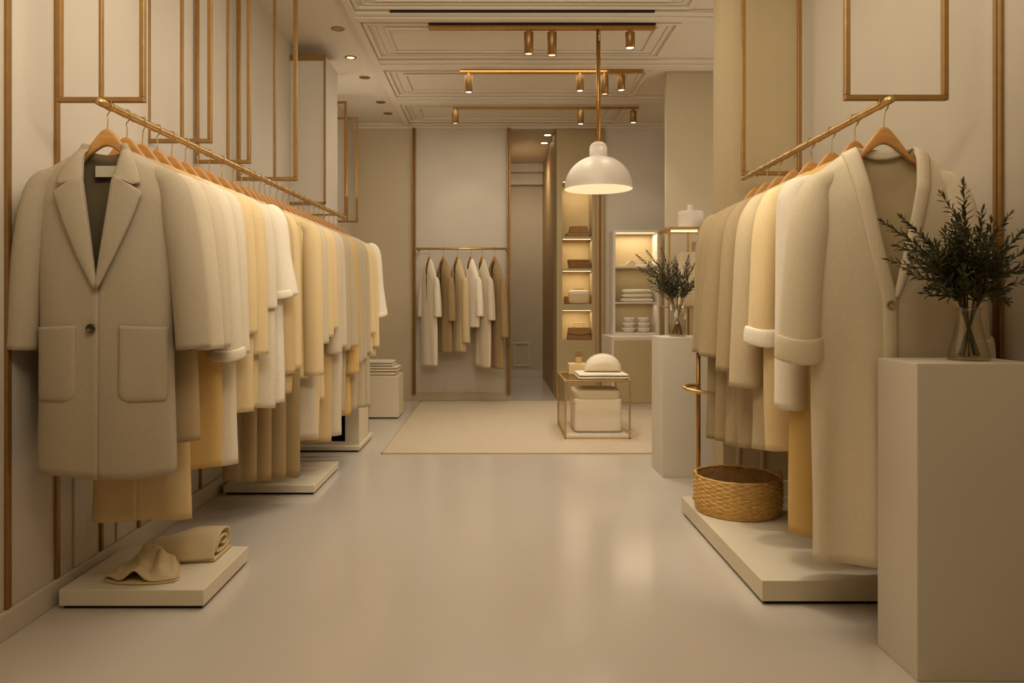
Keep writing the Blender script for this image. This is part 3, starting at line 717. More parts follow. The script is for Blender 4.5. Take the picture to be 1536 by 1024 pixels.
# ---------------------------------------------------------------- cloths on the first plinth
def crumpled():
    d = 2.66; cx, cz = wx(222, d), .070
    ridges = [((-.012, .025, .112), (.012, .025, .114), .046), ((-.012, .025, .108), (-.125, -.035, .02), .05), ((.01, .02, .112), (.048, .0, .102), .034),
              ((.048, .0, .102), (.058, -.045, .056), .026), ((.058, -.045, .056), (.122, -.085, .012), .024), ((.06, .03, .085), (.098, .025, .074), .045), ((.1, .02, .06), (.128, -.05, .012), .035),
              ((.0, -.09, .050), (-.012, -.03, .072), .026), ((-.09, -.02, .05), (-.045, -.078, .026), .02), ((0, .02, .1), (0, .09, .02), .06)]
    outline = [(-.128, -.04), (-.118, -.075), (-.06, -.098), (.0, -.104), (.07, -.1), (.128, -.078), (.135, -.05), (.105, .02), (.07, .1), (-.03, .105), (-.09, .06)]
    def Rr(a):
        best = .02
        dx, dy = math.cos(a), math.sin(a)
        for k in range(len(outline)):
            (ax, ay), (bx, by) = outline[k], outline[(k + 1) % len(outline)]
            ex, ey = bx - ax, by - ay; den = dx * ey - dy * ex
            if abs(den) < 1e-9: continue
            t = (ax * ey - ay * ex) / den; u = (ax * dy - ay * dx) / den
            if t > 0 and -.001 <= u <= 1.001: best = max(best, t)
        return best
    def H(x, y):
        hs = []
        for (ax, ay, ah), (bx, by, bh), w in ridges:
            ex, ey = bx - ax, by - ay; t = max(0, min(1, ((x - ax) * ex + (y - ay) * ey) / (ex * ex + ey * ey)))
            q = math.hypot(x - ax - ex * t, y - ay - ey * t); hs.append(lerp(ah, bh, t) * math.exp(-(q / w) ** 2 * .9))
        hs.append(.05 * max(0, 1 - (x / .13) ** 2 - ((y + .005) / .115) ** 2) ** .7)
        k = 60; return math.log(sum(math.exp(k * h) for h in hs)) / k - math.log(len(hs)) / k * .8
    def f(u, v):
        a = 2 * PI * u; q = v; rr = q * Rr(a); x, y = rr * math.cos(a), rr * math.sin(a)
        wxp, wyp = x +   .014 * noise.noise(Vector((x * 16, y * 16, 1))), y + .014 * noise.noise(Vector((x * 14, y * 14, 7)))
        h = max(0, H(wxp, wyp)) * (1 - sst(.82, 1.0, q) * .9) + .008 * (1 - abs(noise.noise(Vector((x * 22, y * 22, 4)))) * 3) * (1 - q)
        edge = .011 + (.040 * math.exp(-((x + .002) / .032) ** 2) + .012 * math.exp(-((x + .095) / .03) ** 2)) * sst(.02, .07, -y)
        return (cx + x, d + y, cz + max(edge, h))
    r = thing('crumpled_cloth', 'crumpled tan cloth heaped at the front of the low square plinth', 'cloth', (cx, d, .068))
    MB().grid(f, 120, 50, True).build('draped_layer', FAB['sand'], r, (cx, d, .068), smooth=True, weld=.0005, solid=.006)
    def g(u, v):
        a = 2 * PI * u; rr = v * Rr(a) * 1.02
        return (cx + rr * math.cos(a), d + rr * math.sin(a), .0735 + .001 * noise.noise(Vector((rr * 20, a, 1))))
    MB().grid(g, 80, 6, True).build('under_layer', FAB['sand'], r, (cx, d, .068), smooth=True, weld=.0005, solid=.006)
crumpled()
def rolled():
    d = 2.845; x0, x1 = wx(240, d), wx(330, d)
    # cross-section: soft folded loop over a flat lower layer
    sec = [(-.085, .012), (-.088, .020), (-.07, .055), (-.03, .092), (.02, .098), (.06, .085), (.078, .055), (.07, .028), (.03, .020), (-.03, .022), (-.055, .03), (-.05, .052), (-.02, .07), (.02, .072), (.045, .058), (.04, .044), (.01, .04)]
    pts = spline([Vector((a, b, 0)) for a, b in sec], 5)
    k = len(pts)
    r = thing('folded_cloth', 'tan cloth folded into a soft roll behind the crumpled cloth', 'cloth', ((x0 + x1) / 2, d, .068)); o = r.location
    def f(u, v):
        i = int(round(u * (k - 1))); p = pts[i]; x = lerp(x0, x1, v)
        s = lerp(.72, 1.0, sst(0, .6, v)); sk = .05 * (v - .5)
        return (x + .012 * (p.y / .1) * (v - .5) , d + p.x * s + sk, .071 + p.y * s * (1 + .06 * noise.noise(Vector((x * 12, p.x * 8, 1)))))
    MB().grid(f, k - 1, 24).build('upper_fold', FAB['sand'], r, o, smooth=True, solid=.008)
    def g(u, v):
        a = 2 * PI * u; c, s = math.cos(a), math.sin(a); x = lerp(x0 + .02, x1 + .004, v)
        return (x, d + .05 * (v - .5) + .088 * lerp(.75, 1, v) * math.copysign(abs(c) ** .4, c), .0755 + .0075 * math.copysign(abs(s) ** .6, s))
    mb = MB().grid(g, 28, 12, True); n = len(mb.v); mb.f.append(tuple(range(n - 28, n))); mb.f.append(tuple(range(n - 28 * 13, n - 28 * 12))[::-1])
    mb.build('lower_fold', FAB['sand'], r, o, smooth=True)
rolled()

# ---------------------------------------------------------------- basket
bc = (wx(1106, 3.42), 3.42); bz = .085
r = thing('woven_basket', 'round woven seagrass basket on the long low plinth', 'basket', (bc[0], bc[1], bz)); mb = MB(); NCO = 17
for k in range(NCO):
    t = k / (NCO - 1); rad = lerp(.172, .194, sst(-.3, .35, t)) - .003 * sst(.8, 1, t); z = .008 + .158 * t
    st = len(mb.v); n, m_ = 120, 7; ph = (k % 2) * PI
    for i in range(n):
        a = 2 * PI * i / n; rr = rad + .0022 * math.sin(20 * a + ph) + .0015 * noise.noise(Vector((math.cos(a) * 3, math.sin(a) * 3, k * .8)))
        zz = z + .0022 * noise.noise(Vector((math.cos(a) * 4, math.sin(a) * 4, k * 1.7)))
        for j in range(m_):
            w = 2 * PI * j / m_; mb.v.append(((rr + .0062 * math.cos(w)) * math.cos(a), (rr + .0062 * math.cos(w)) * math.sin(a), zz + .0068 * math.sin(w)))
    for i in range(n):
        for j in range(m_):
            a0 = st + i * m_; a1 = st + ((i + 1) % n) * m_
            mb.f.append((a0 + j, a1 + j, a1 + (j + 1) % m_, a0 + (j + 1) % m_))
mb.build('woven_wall', M['wicker'], r, smooth=True)
MB().lathe([(0, .004), (.165, .004), (.17, .02), (.187, .07), (.187, .16), (.183, .16), (.183, .07), (.16, .02), (0, .012)], (0, 0, 0), 60).build('lining', M['basketdark'], r, smooth=True)
for sg in (-1, 1):
    a0 = PI if sg < 0 else 0
    pts = [(.196 * math.cos(a0 + w), .196 * math.sin(a0 + w) , .160 + .024 * math.cos(w / .16 * PI / 2)) for w in [(-.16 + .32 * q / 8) for q in range(9)]]
    MB().tube(pts, .0065, 8).build('handle', M['wicker'], r, smooth=True)

# brass valet post with ring behind the basket
pv = (wx(1048, 3.62), 3.625)
r = thing('brass_valet_post', 'thin brass post with a ring hook behind the basket', 'post', (pv[0], pv[1], .085)); o = Vector(r.location)
MB().tube([(pv[0], pv[1], .09), (pv[0], pv[1], 1.0)], .0105, 14).build('pole', M['brass'], r, o, smooth=True)
MB().lathe([(0, 0), (.03, 0), (.03, .006), (.012, .01), (0, .01)], (0, 0, 0), 24).build('foot', M['brass'], r, smooth=True)
zr = wz(584, 3.55)
ring = [(pv[0], pv[1] - .005, zr + .012), (pv[0] - .05, pv[1] - .01, zr + .012), (pv[0] - .078, pv[1] - .035, zr + .006), (pv[0] - .072, pv[1] - .07, zr), (pv[0] - .02, pv[1] - .10, zr - .008), (pv[0] + .06, pv[1] - .12, zr - .018), (pv[0] + .085, pv[1] - .115, zr - .02), (pv[0] + .088, pv[1] - .1, zr - .02)]
MB().tube(spline(ring, 6), .010, 12).build('ring_hook', M['brassb'], r, o, smooth=True)

# ---------------------------------------------------------------- rug
r = thing('area_rug', 'flat pale rug with gold binding before the back wall', 'rug', (.3, 6.5, 0)); o = Vector(r.location)
MB().box(-.8, 1.9, 5.12, 7.85, .0, .009).build('pile', M['rug'], r, o, bevel=.003)
MB().box(-.806, 1.906, 5.108, 5.12, 0, .007).box(-.808, -.8, 5.108, 7.85, 0, .007).build('binding', M['rug_edge'], r, o)

# ---------------------------------------------------------------- display table
x0, x1, y0, y1, zt = .522, 1.03, 5.634, 6.31, .461; zb0 = .009
r = thing('display_table', 'brass cube display table with glass panels on the rug', 'table', ((x0 + x1) / 2, (y0 + y1) / 2, zb0)); o = Vector(r.location); w = .014
mb = MB()
for xx in (x0, x1 - w):
    for yy in (y0, y1 - w): mb.box(xx, xx + w, yy, yy + w, zb0, zt)
mb.build('leg_frame', M['brassb'], r, o, bevel=.002)
mb = MB()
frame_xy(mb, x0 - .004, x1 + .008, y0 - .004, y1 + .004, zt - .016, zt, .016); mb.build('top_frame', M['brassb'], r, o, bevel=.002)
MB().box(x0 + .01, x1 - .01, y0 + .01, y1 - .01, zt - .012, zt - .004).build('glass_top', M['pane'], r, o)
MB().box(x0 + .004, x0 + .008, y0 + w, y1 - w, zb0 + .035, zt - .016).build('glass_side', M['pane'], r, o)
MB().box(x0 + w, x1 - w, y0 + w * .2, y1 - w * .2, zb0, zb0 + .028).build('base_board', M['white'], r, o, bevel=.002)
mb = MB(); frame_xy(mb, x0, x1, y0, y1, zb0, zb0 + .010, .012); mb.build('base_frame', M['brassb'], r, o)
def superbox(mb, c, hx, hy, hz, p=.3, n=40, m=20):
    def f(u, v):
        a = 2 * PI * u; b = PI * (v - .5); sg = lambda q, e: math.copysign(abs(q) ** e, q)
        return (c[0] + hx * sg(math.cos(b), p) * sg(math.cos(a), p), c[1] + hy * sg(math.cos(b), p) * sg(math.sin(a), p), c[2] + hz * sg(math.sin(b), p))
    return mb.grid(f, n, m, True)
# pouf under the table
pxc = (wx(893.5, 5.9)); r = thing('cube_pouf', 'cream boucle cube pouf inside the brass display table', 'pouf', (pxc, 5.93, zb0 + .03)); o = Vector(r.location)
superbox(MB(), (pxc, 5.93, .039 + .135), .188, .185, .135, .14).build('body', FAB['cushion'], r, o, smooth=True, weld=.0003)
superbox(MB(), (pxc, 5.93, .039 + .292), .19, .187, .040, .3).build('seat_pad', FAB['oat'], r, o, smooth=True, weld=.0003)
MB().box(pxc - .186, pxc + .186, 5.75, 6.11, .264, .272).build('piping', FAB['tan'], r, o)
# half-moon cushion and folded throws on it
towel('folded_throw', 'cream folded throw lying under the half-moon cushion', 'throw', wx(864, 5.9), wx(938, 5.9), 5.72, 6.08, zt - .003, .042, FAB['white'], 2, None, 4)
def moon():
    cx, cy, z0 = wx(904, 5.9), 5.9, zt + .042; a_, h = .145, .14
    def f(u, v):
        a = PI * u; q = v * 2 - 1
        t = max(0, 1 - q * q) ** .42
        e = .93 + .07 * t
        return (cx - a_ * e * math.cos(a) , cy + .075 * q, z0 + h * e * math.sin(a) ** .8)
    mb = MB()
    def g(u, v):      # domed front and back, rounded rim
        a = PI * u; rr = v
        return (cx - a_ * rr * math.cos(a), 0, z0 + h * rr * math.sin(a) ** .85)
    for sg in (-1, 1):
        def gg(u, v, sg=sg):
            x, _, z = g(u, v); edge = min(1 - v, .9 * (z - z0) / h + .0)
            return (x, cy + sg * (.012 + .075 * max(0, min(1, edge * 1.4)) ** .5), z)
        mb.grid(gg, 40, 16)
    mb.grid(lambda u, v: (g(u, 1)[0], cy + lerp(-.012, .012, v), g(u, 1)[2]), 40, 2)
    mb.grid(lambda u, v: (lerp(cx - a_, cx + a_, u), cy + lerp(-.012, .012, v), z0), 40, 2)
    r = thing('half_moon_cushion', 'cream half-moon cushion standing on the brass display table', 'cushion', (cx, cy, z0))
    mb.build('cover', FAB['cushion'], r, (cx, cy, z0), smooth=True, weld=.0004)
    MB().tube([(g(i / 40, 1.01)[0], cy, g(i / 40, 1.01)[2]) for i in range(41)], .005, 8).build('piping', FAB['oat'], r, (cx, cy, z0), smooth=True)
moon()
gb = MB().box(wx(852, 6.2), wx(878, 6.2), 6.12, 6.27, zt, zt + .085).build('gift_box', M['honey'], None, (wx(865, 6.2), 6.2, zt), bevel=.003)
tag(gb, 'small pale gold box behind the half-moon cushion', 'box')
r = thing('perfume_bottle', 'small square glass bottle on the pale gold box', 'bottle', (wx(868, 6.2), 6.2, zt + .085)); o = Vector(r.location)
MB().box(o.x - .03, o.x + .03, 6.185, 6.215, o.z, o.z + .085).build('flask', M['pane'], r, o, bevel=.004)
MB().box(o.x - .026, o.x + .026, 6.189, 6.211, o.z + .004, o.z + .05).build('perfume', M['honey'], r, o)
MB().box(o.x - .014, o.x + .014, 6.188, 6.212, o.z + .086, o.z + .105).build('stopper', M['brass'], r, o, bevel=.002)

# ---------------------------------------------------------------- lit niche tower on the back wall
tx0, tx1 = wx(835, YB), wx(893, YB); ty0, ty1 = YB - .02, YB + .42
nx0, nx1 = wx(843, YB), wx(888, YB)
niches = [(wz(355, YB), wz(272, YB)), (wz(403, YB), wz(358, YB)), (wz(456, YB), wz(406, YB)), (wz(510, YB), wz(465, YB))]
r = thing('niche_tower', 'built-in tower of four lit niches by the passage', 'shelf', ((tx0 + tx1) / 2, ty0, 0)); o = Vector(r.location)
mb = MB().box(tx0, nx0, ty0, ty1, 0, CEIL - .06).box(nx1, tx1, ty0, ty1, 0, CEIL - .06).box(nx0, nx1, ty0, ty1, 0, niches[3][0]).box(nx0, nx1, ty0, ty1, niches[0][1], CEIL - .06)
for a, b in zip(niches[1:], niches[:-1]): mb.box(nx0, nx1, ty0, ty1, a[1], b[0])
mb.build('carcass', M['wall_warm'], r, o)
MB().box(nx0, nx1, ty0 + .30, ty0 + .31, niches[3][0], niches[0][1]).build('back_panel', M['honey'], r, o)
for (a, b) in niches: MB().box(nx0 + .01, nx1 - .01, ty0 + .03, ty0 + .05, b - .008, b - .001).build('light_strip', M['strip'], r, o)
def shelf_light(x, y, z, sx, sy, e):
    L = bpy.data.lights.new('shelf_light', 'AREA'); L.shape = 'RECTANGLE'; L.size = sx; L.size_y = sy; L.energy = e; L.color = (1, .85, .62)
    ob = bpy.data.objects.new('shelf_lamp', L); C.objects.link(ob); ob.location = (x, y, z)
for (a, b) in niches: shelf_light((nx0 + nx1) / 2, ty0 + .12, b - .012, .28, .12, .65)
nyc = ty0 + .13
def bag(z, px0, px1, h, kind, label):
    x0, x1 = wx(px0, YB), wx(px1, YB); xc_ = (x0 + x1) / 2; hw = (x1 - x0) / 2
    nm = {'woven': 'woven_box', 'tray': 'lidded_basket', 'tote': 'soft_tote_bag', 'flap': 'flap_handbag'}[kind]
    r = thing(nm, label, {'woven': 'box', 'tray': 'basket', 'tote': 'bag', 'flap': 'handbag'}[kind], (xc_, nyc, z)); o = Vector(r.location)
    def taper(mat, name, w0, w1, z0, z1, dy0, dy1, off=0, bev=.008):
        mb = MB(); mb.v = [(xc_ + off + sx * (w0 if k == 0 else w1), nyc + sy * (dy0 if k == 0 else dy1), z + (z0 if k == 0 else z1)) for k in (0, 1) for sy in (-1, 1) for sx in (-1, 1)]
        mb.f = [(0, 2, 3, 1), (4, 5, 7, 6), (0, 1, 5, 4), (2, 6, 7, 3), (0, 4, 6, 2), (1, 3, 7, 5)]
        return mb.build(name, mat, r, o, bevel=bev)
    if kind == 'woven':
        taper(M['leather2'], 'body', hw, hw * .98, 0, h * .38, .07, .07); taper(M['leather2'], 'upper_box', hw * .82, hw * .74, h * .385, h, .06, .055, .01)
    elif kind == 'tray':
        taper(M['leather'], 'body', hw * .86, hw * .97, 0, h * .8, .06, .075); taper(M['leather2'], 'rim', hw, hw, h * .8, h, .08, .08)
        taper(M['leather2'], 'stand', hw * 1.1, hw * 1.1, -.0, .008, .1, .1)
    elif kind == 'tote':
        superbox(MB(), (xc_ + .02, nyc, z + h * .5), hw * .85, .06, h * .5, .4).build('body', FAB['sand'], r, o, smooth=True)
        superbox(MB(), (xc_ + .02, nyc - .005, z + h * .8), hw * .8, .062, h * .2, .5).build('cuff', FAB['cream'], r, o, smooth=True)
        MB().tube(spline([(xc_ - .04, nyc, z + h * .95), (xc_ - .02, nyc, z + h * 1.06), (xc_ + .06, nyc, z + h * 1.06), (xc_ + .08, nyc, z + h * .95)], 6), .005, 8).build('handle', M['leather'], r, o, smooth=True)
        taper(M['leather'], 'side_pouch', .03, .03, 0, h * .55, .04, .04, -hw * .8)
    else:
        taper(M['leather'], 'body', hw, hw * .9, 0, h * .72, .065, .05)
        mb = MB().prism([(xc_ - hw * .93, z + h * .74), (xc_ + hw * .93, z + h * .74), (xc_ + hw * .97, z + h * .4), (xc_, z + h * .28), (xc_ - hw * .97, z + h * .4)], nyc - .072, nyc - .055); mb.build('flap', M['leather2'], r, o, bevel=.003)
        MB().tube(spline([(xc_ - .05, nyc, z + h * .72), (xc_ - .055, nyc, z + h * .9), (xc_ - .03, nyc, z + h), (xc_ + .03, nyc, z + h), (xc_ + .055, nyc, z + h * .9), (xc_ + .05, nyc, z + h * .72)], 6), .006, 8).build('handle', FAB['sand'], r, o, smooth=True)
bag(niches[0][0], 850, 886, .125, 'woven', 'two-tier woven box in the top niche of the lit tower')
bag(niches[1][0], 853, 886, .105, 'tray', 'brown lidded basket in the second niche of the lit tower')
bag(niches[2][0], 848, 886, .155, 'tote', 'sand soft tote bag in the third niche of the lit tower')
bag(niches[3][0], 852, 888, .185, 'flap', 'brown flap handbag in the lowest niche of the lit tower')

# ---------------------------------------------------------------- wall shelf with white frame and cabinet below
sx0, sx1 = wx(920, YB - .28), wx(989, YB - .28); sz0, sz1 = .72, wz(345, YB - .28); sy0, sy1 = YB - .28, YB - .004
za, zc_ = wz(399, sy0), wz(453, sy0)
r = thing('wall_shelf', 'white framed open shelf unit standing on the low cabinet', 'shelf', ((sx0 + sx1) / 2, sy0, sz0)); o = Vector(r.location)
frame_xz(MB(), sx0, sx1, sz0, sz1, sy0, sy1, .022).build('frame', M['white'], r, o, bevel=.002)
MB().box(sx0 + .022, sx1 - .022, sy1 - .012, sy1, sz0 + .022, sz1 - .022).build('back_panel', M['wall_warm'], r, o)
for z in (za, zc_): MB().box(sx0 + .022, sx1 - .022, sy0, sy1 - .012, z - .016, z).build('shelf', M['white'], r, o, bevel=.002)
MB().box(sx0 + .04, sx1 - .04, sy0 + .03, sy0 + .06, sz1 - .030, sz1 - .023).build('light_strip', M['strip'], r, o)
shelf_light((sx0 + sx1) / 2, sy0 + .12, sz1 - .035, .4, .15, 1.9)
shelf_light((sx0 + sx1) / 2, sy0 + .10, za - .02, .4, .12, .35)
shelf_light((sx0 + sx1) / 2, sy0 + .10, zc_ - .02, .4, .12, .3)
r = thing('low_cabinet', 'low beige cabinet with plain door under the white shelf', 'cabinet', (1.5, 7.2, 0)); o = Vector(r.location)
MB().box(1.13, 2.2, 7.2, YB - .004, .07, .72).box(1.13, 2.2, 7.21, YB - .004, 0, .07).build('carcass', M['wall'], r, o, bevel=.003)
MB().box(wx(921, 7.2), 1.62, 7.19, 7.2, .08, .69).build('door', M['wall_warm'], r, o, bevel=.003)
# items on it
xx = wx(941, 7.85)
mb = MB().prism([(xx - .075, za), (xx + .075, za), (xx + .08, za + .05), (xx + .03, za + .075), (xx - .02, za + .03), (xx - .075, za + .012)], 7.77, 7.85)
tag(mb.build('wedge_sandal', M['stone'] if 'stone' in M else FAB['stone'], None, (xx, 7.8, za), bevel=.006), 'small taupe wedge shoe on the top of the white shelf', 'shoe')
tr = MB().box(wx(952, 7.8), wx(982, 7.8), 7.75, 7.88, za, za + .012).box(wx(952, 7.8), wx(982, 7.8), 7.75, 7.755, za + .012, za + .025).build('tray', M['white'], None, (wx(967, 7.8), 7.8, za), bevel=.003)
tag(tr, 'flat white tray beside the wedge shoe on the white shelf', 'tray')
for k in range(3):
    x0_, x1_ = wx(929 + k, 7.8), wx(986 - k, 7.8)
    towel('folded_linen', ['bottom folded linen of three on the middle white shelf', 'middle folded linen of three on the middle white shelf', 'top folded linen of three on the middle white shelf'][k], 'linen', x0_ + .02, x1_ - .06, 7.73, 7.9, zc_ + k * .046, .045, FAB['cushion'], 1, 'linens on the white shelf', k)
for j, px in enumerate((943, 965)):
    for k in range(3):
        xx = wx(px, 7.8); zz = sz0 + .022 + k * .053; rr = .075 - .008 * k
        ob = MB().lathe([(0, 0), (rr * .62, 0), (rr * .7, .004), (rr * .95, .036), (rr, .05), (rr * .93, .052), (rr * .6, .046), (0, .044)], (xx, 7.8, zz), 30).build('small_bowl', M['white'], None, (xx, 7.8, zz), smooth=True)
        tag(ob, '%s white bowl in the %s stack at the bottom of the white shelf' % (['bottom', 'middle', 'top'][k], ['first', 'second'][j]), 'bowl', 'bowls on the white shelf')

# ---------------------------------------------------------------- brass etagere with jar
ex0, ex1, ey0, ey1 = wx(1003, 5.2), 1.58, 5.2, 5.5; ez = wz(340, 5.2)
r = thing('brass_etagere', 'tall brass shelving stand behind the far pedestal', 'shelf', ((ex0 + ex1) / 2, ey0, 0)); o = Vector(r.location)
mb = MB()
for xx in (ex0, wx(1047, 5.2), ex1 - .014):
    for yy in (ey0, ey1 - .014): mb.box(xx, xx + .014, yy, yy + .014, 0, ez - .02)
mb.build('post', M['brassb'], r, o)
MB().box(ex0 - .01, ex1 + .01, ey0 - .01, ey1 + .01, ez - .02, ez).build('top', M['brassb'], r, o, bevel=.003)
for z in (1.03, .5): MB().box(ex0, ex1, ey0 + .003, ey1, z - .012, z).build('shelf', M['brassb'], r, o, bevel=.002)
MB().box(ex0 + .02, ex1 - .02, ey0 + .02, ey0 + .06, ez - .032, ez - .022).build('light_strip', M['strip'], r, o)
jc = (wx(1036, 5.33), 5.33)
r = thing('lidded_jar', 'white cylindrical jar with knob lid on the brass stand', 'jar', (jc[0], jc[1], ez))
MB().lathe([(0, 0), (.086, 0), (.091, .006), (.091, .105), (.088, .112), (0, .112)], n=40).build('pot', M['white'], r, smooth=False, bevel=0)
lid = MB().lathe([(0, .112), (.088, .112), (.09, .117), (.085, .124), (.03, .128), (0, .128)], n=40).build('lid', M['white'], r, smooth=False)
MB().lathe([(0, .128), (.024, .128), (.024, .165), (.02, .172), (0, .172)], n=24).build('knob', M['white'], lid)
hb_ = MB().box(wx(1018, 5.35), wx(1040, 5.35), 5.25, 5.4, 1.03, 1.42).box(wx(1040, 5.35), wx(1044, 5.35), 5.24, 5.4, 1.03, 1.50).build('standing_box', FAB['stone'], None, (wx(1030, 5.35), 5.33, 1.03), bevel=.006)
tag(hb_, 'pale upright folder box standing inside the brass stand', 'box')

# ---------------------------------------------------------------- pendant, tracks, spots, downlights
TZ = CEIL - .055
TD = {1: (CEIL - .06 - EYE) * F / (VY - 43), 2: (CEIL - .06 - EYE) * F / (VY - 108), 3: (CEIL - .04 - EYE) * F / (VY - 161)}
for k, (p0, p1, lab) in {1: (643, 983, 'long brass ceiling track nearest the camera, carrying the pendant'), 2: (690, 965, 'middle brass ceiling track with four small spots'), 3: (680, 958, 'thin brass ceiling track closest to the back wall')}.items():
    d = TD[k]; a, b = wx(p0, d), wx(p1, d); h = .03 if k < 3 else .012
    r = thing('ceiling_track', lab, 'lighting track', ((a + b) / 2, d, CEIL)); o = Vector(r.location)
    MB().box(a, b, d - .018, d + .018, CEIL - .05 - h * .6, CEIL - .035 - h * .3).build('housing', M['brass'], r, o, bevel=.002)
    MB().box(a, b, d - .016, d + .03, CEIL - .035 - h * .3, CEIL).build('channel', M['track'] if k < 3 else M['ceil'], r, o)
def spot_light(loc, target, e, size, blend=.6, col=(1, .90, .75), rad=.03):
    L = bpy.data.lights.new('spot', 'SPOT'); L.energy = e; L.spot_size = math.radians(size); L.spot_blend = blend; L.color = col; L.shadow_soft_size = rad
    ob = bpy.data.objects.new('spot_lamp', L); C.objects.link(ob); ob.location = loc
    ob.rotation_euler = (Vector(target) - Vector(loc)).to_track_quat('-Z', 'Y').to_euler(); return ob
SP = [(1, 793, 49, 82, 0, 'brass ceiling spot hung first on the near track'), (1, 828, 46, 81, 0, 'brass ceiling spot hung second on the near track'), (1, 945, 46, 70, 1, 'bright ceiling spot beyond the pendant rod on the near track'),
      (2, 703, 114, 140, 1, 'lit ceiling spot alone at one end of the middle track'), (2, 870, 113, 137, 1, 'bright ceiling spot beside the pendant rod on the middle track'), (2, 907, 112, 141, 0, 'dark ceiling spot hidden behind the pendant rod'), (2, 932, 113, 136, 1, 'tilted ceiling spot last on the middle track'),
      (3, 683, 163, 182, 0, 'small ceiling spot over the back alcove on the rear track'), (3, 871, 163, 183, 1, 'small ceiling spot over the lit niche tower on the rear track'), (3, 950, 162, 180, 1, 'small lit ceiling spot over the white shelf on the rear track')]
for k, px, ya, yb, on, lab in SP:
    d = TD[k] - .002; x = wx(px, d); z1 = CEIL - .05 - (.018 if k < 3 else .007); ln = max(.1, (yb - ya) * d / F)
    r = thing('ceiling_spot', lab, 'spotlight', (x, d, z1)); rad = .032 if k == 1 else .03
    MB().lathe([(0, 0), (.012, 0), (.012, -.02), (0, -.02)], n=16).build('mount', M['brass'], r)
    hd = MB().lathe([(0, -.018), (rad, -.02), (rad * 1.02, -.025), (rad, -.018 - ln), (rad * .86, -.018 - ln), (rad * .84, -.006 - ln), (0, -.006 - ln)], n=28).build('housing', M['spot'], r, smooth=True)
    MB().lathe([(0, -.0125 - ln), (rad * .84, -.0125 - ln), (rad * .84, -.010 - ln), (0, -.010 - ln)], n=28).build('lens', M['lens'] if on else M['lens_low'], r)
for k, (px, py) in enumerate([(507, 43), (526, 86), (547, 116), (571, 153), (582, 170)]):
    d = (CEIL - EYE) * F / (VY - py); x = wx(px, d)
    r = thing('recessed_downlight', 'round recessed ceiling light, %s of five in the side ceiling strip from the camera' % ORD[k], 'ceiling light', (x, d, CEIL), group='downlights over the long rail')
    MB().lathe([(.03, -.001), (.034, -.006), (.046, -.004), (.048, 0)], n=28).build('trim_ring', M['spot'], r, smooth=True)
    MB().lathe([(0, -.003), (.031, -.003)], n=28).build('lens', M['lens_low'] if k == 1 else M['spot'], r)
for k, (px, py) in enumerate([(824, 202), (819, 214)]):
    d = (CEIL - EYE) * F / (VY - py); x = wx(px, d) - .02
    r = thing('recessed_downlight', ['lit round ceiling light in the passage, nearer one', 'lit round ceiling light in the passage, farther one'][k], 'ceiling light', (x, d, CEIL))
    MB().lathe([(.04, -.001), (.044, -.008), (.056, -.006), (.058, 0)], n=28).build('trim_ring', M['spot'], r, smooth=True)
    MB().lathe([(0, -.004), (.041, -.004)], n=28).build('lens', M['lens'], r)
# pendant
pdp = TD[1] - .0; pxx = wx(897.5, pdp); rimz = wz(283, pdp)
r = thing('pendant_lamp', 'white dome pendant lamp on a long brass rod', 'pendant lamp', (pxx, pdp, rimz)); o = Vector(r.location)
MB().tube([(pxx, pdp, wz(218, pdp)), (pxx, pdp, CEIL - .06)], .0145, 16).build('rod', M['brass'], r, o, smooth=True)
MB().tube([(pxx + .004, pdp - .014, wz(62, pdp)), (pxx + .004, pdp - .014, CEIL - .065)], .006, 8).build('cable', M['brassb'], r, o, smooth=True)
rad = 50.5 * pdp / F; hh = (283 - 234) * pdp / F
prof = [(rad * math.cos(t), hh * math.sin(t) ** .95) for t in [PI / 2 * i / 18 for i in range(17)]]
inner = [(a * .975, b * .96 - .002) for a, b in prof][::-1]
MB().lathe([(rad * 1.005, -.004)] + prof + [(.05, hh)] , n=64).build('shade', M['shade'], r, smooth=True)
MB().lathe([(rad * 1.0, -.004)] + inner[::-1] + [(.02, hh * .95)], n=64).build('inner_glow', M['glow'], r, smooth=True)
cr, ch = 13 * pdp / F, (237 - 216) * pdp / F
MB().lathe([(cr, hh - .01), (cr, hh + ch * .55)] + [(cr * math.cos(t), hh + ch * .55 + ch * .5 * math.sin(t)) for t in [PI / 2 * i / 8 for i in range(9)]], n=40).build('cap', M['shade'], r, smooth=True)

# ---------------------------------------------------------------- lights
WARM = (1, .91, .77)
def area(loc, target, sx, sy, e, col=WARM):
    L = bpy.data.lights.new('area', 'AREA'); L.shape = 'RECTANGLE'; L.size = sx; L.size_y = sy; L.energy = e; L.color = col
    ob = bpy.data.objects.new('added_area_lamp', L); C.objects.link(ob); ob.location = loc  # area lamps are added for brightness, without any modelled fixture
    ob.rotation_euler = (Vector(target) - Vector(loc)).to_track_quat('-Z', 'Y').to_euler(); return ob
area((.1, 3.3, 2.93), (.1, 3.4, 0), 1.6, 1.4, 25)  # added lamp standing in for light from the aisle ceiling
area((0, .6, 2.9), (0, 1.8, 0), 2.4, 1.0, 18, (1, .84, .58))  # added warm fill from the front, out of view
area((.1, 6.3, 2.95), (.1, 6.3, 0), 1.6, 1.6, 20)  # unseen lamp added to brighten the rear of the room
area((2.1, 5.1, 1.3), (1.4, 5.1, 3), .8, 1.2, 9)          # unseen uplight added behind the return wall to brighten the ceiling
area((0, 1.5, 2.25), (-.2, 3.0, 3), 2.0, .5, 34)  # unseen uplight added by the entrance to lighten the ceiling
area((-1.35, 6.5, 2.0), (-1.2, 6.4, 3), .3, .8, 4)            # unseen uplight added behind the pilaster for the side ceiling strip             
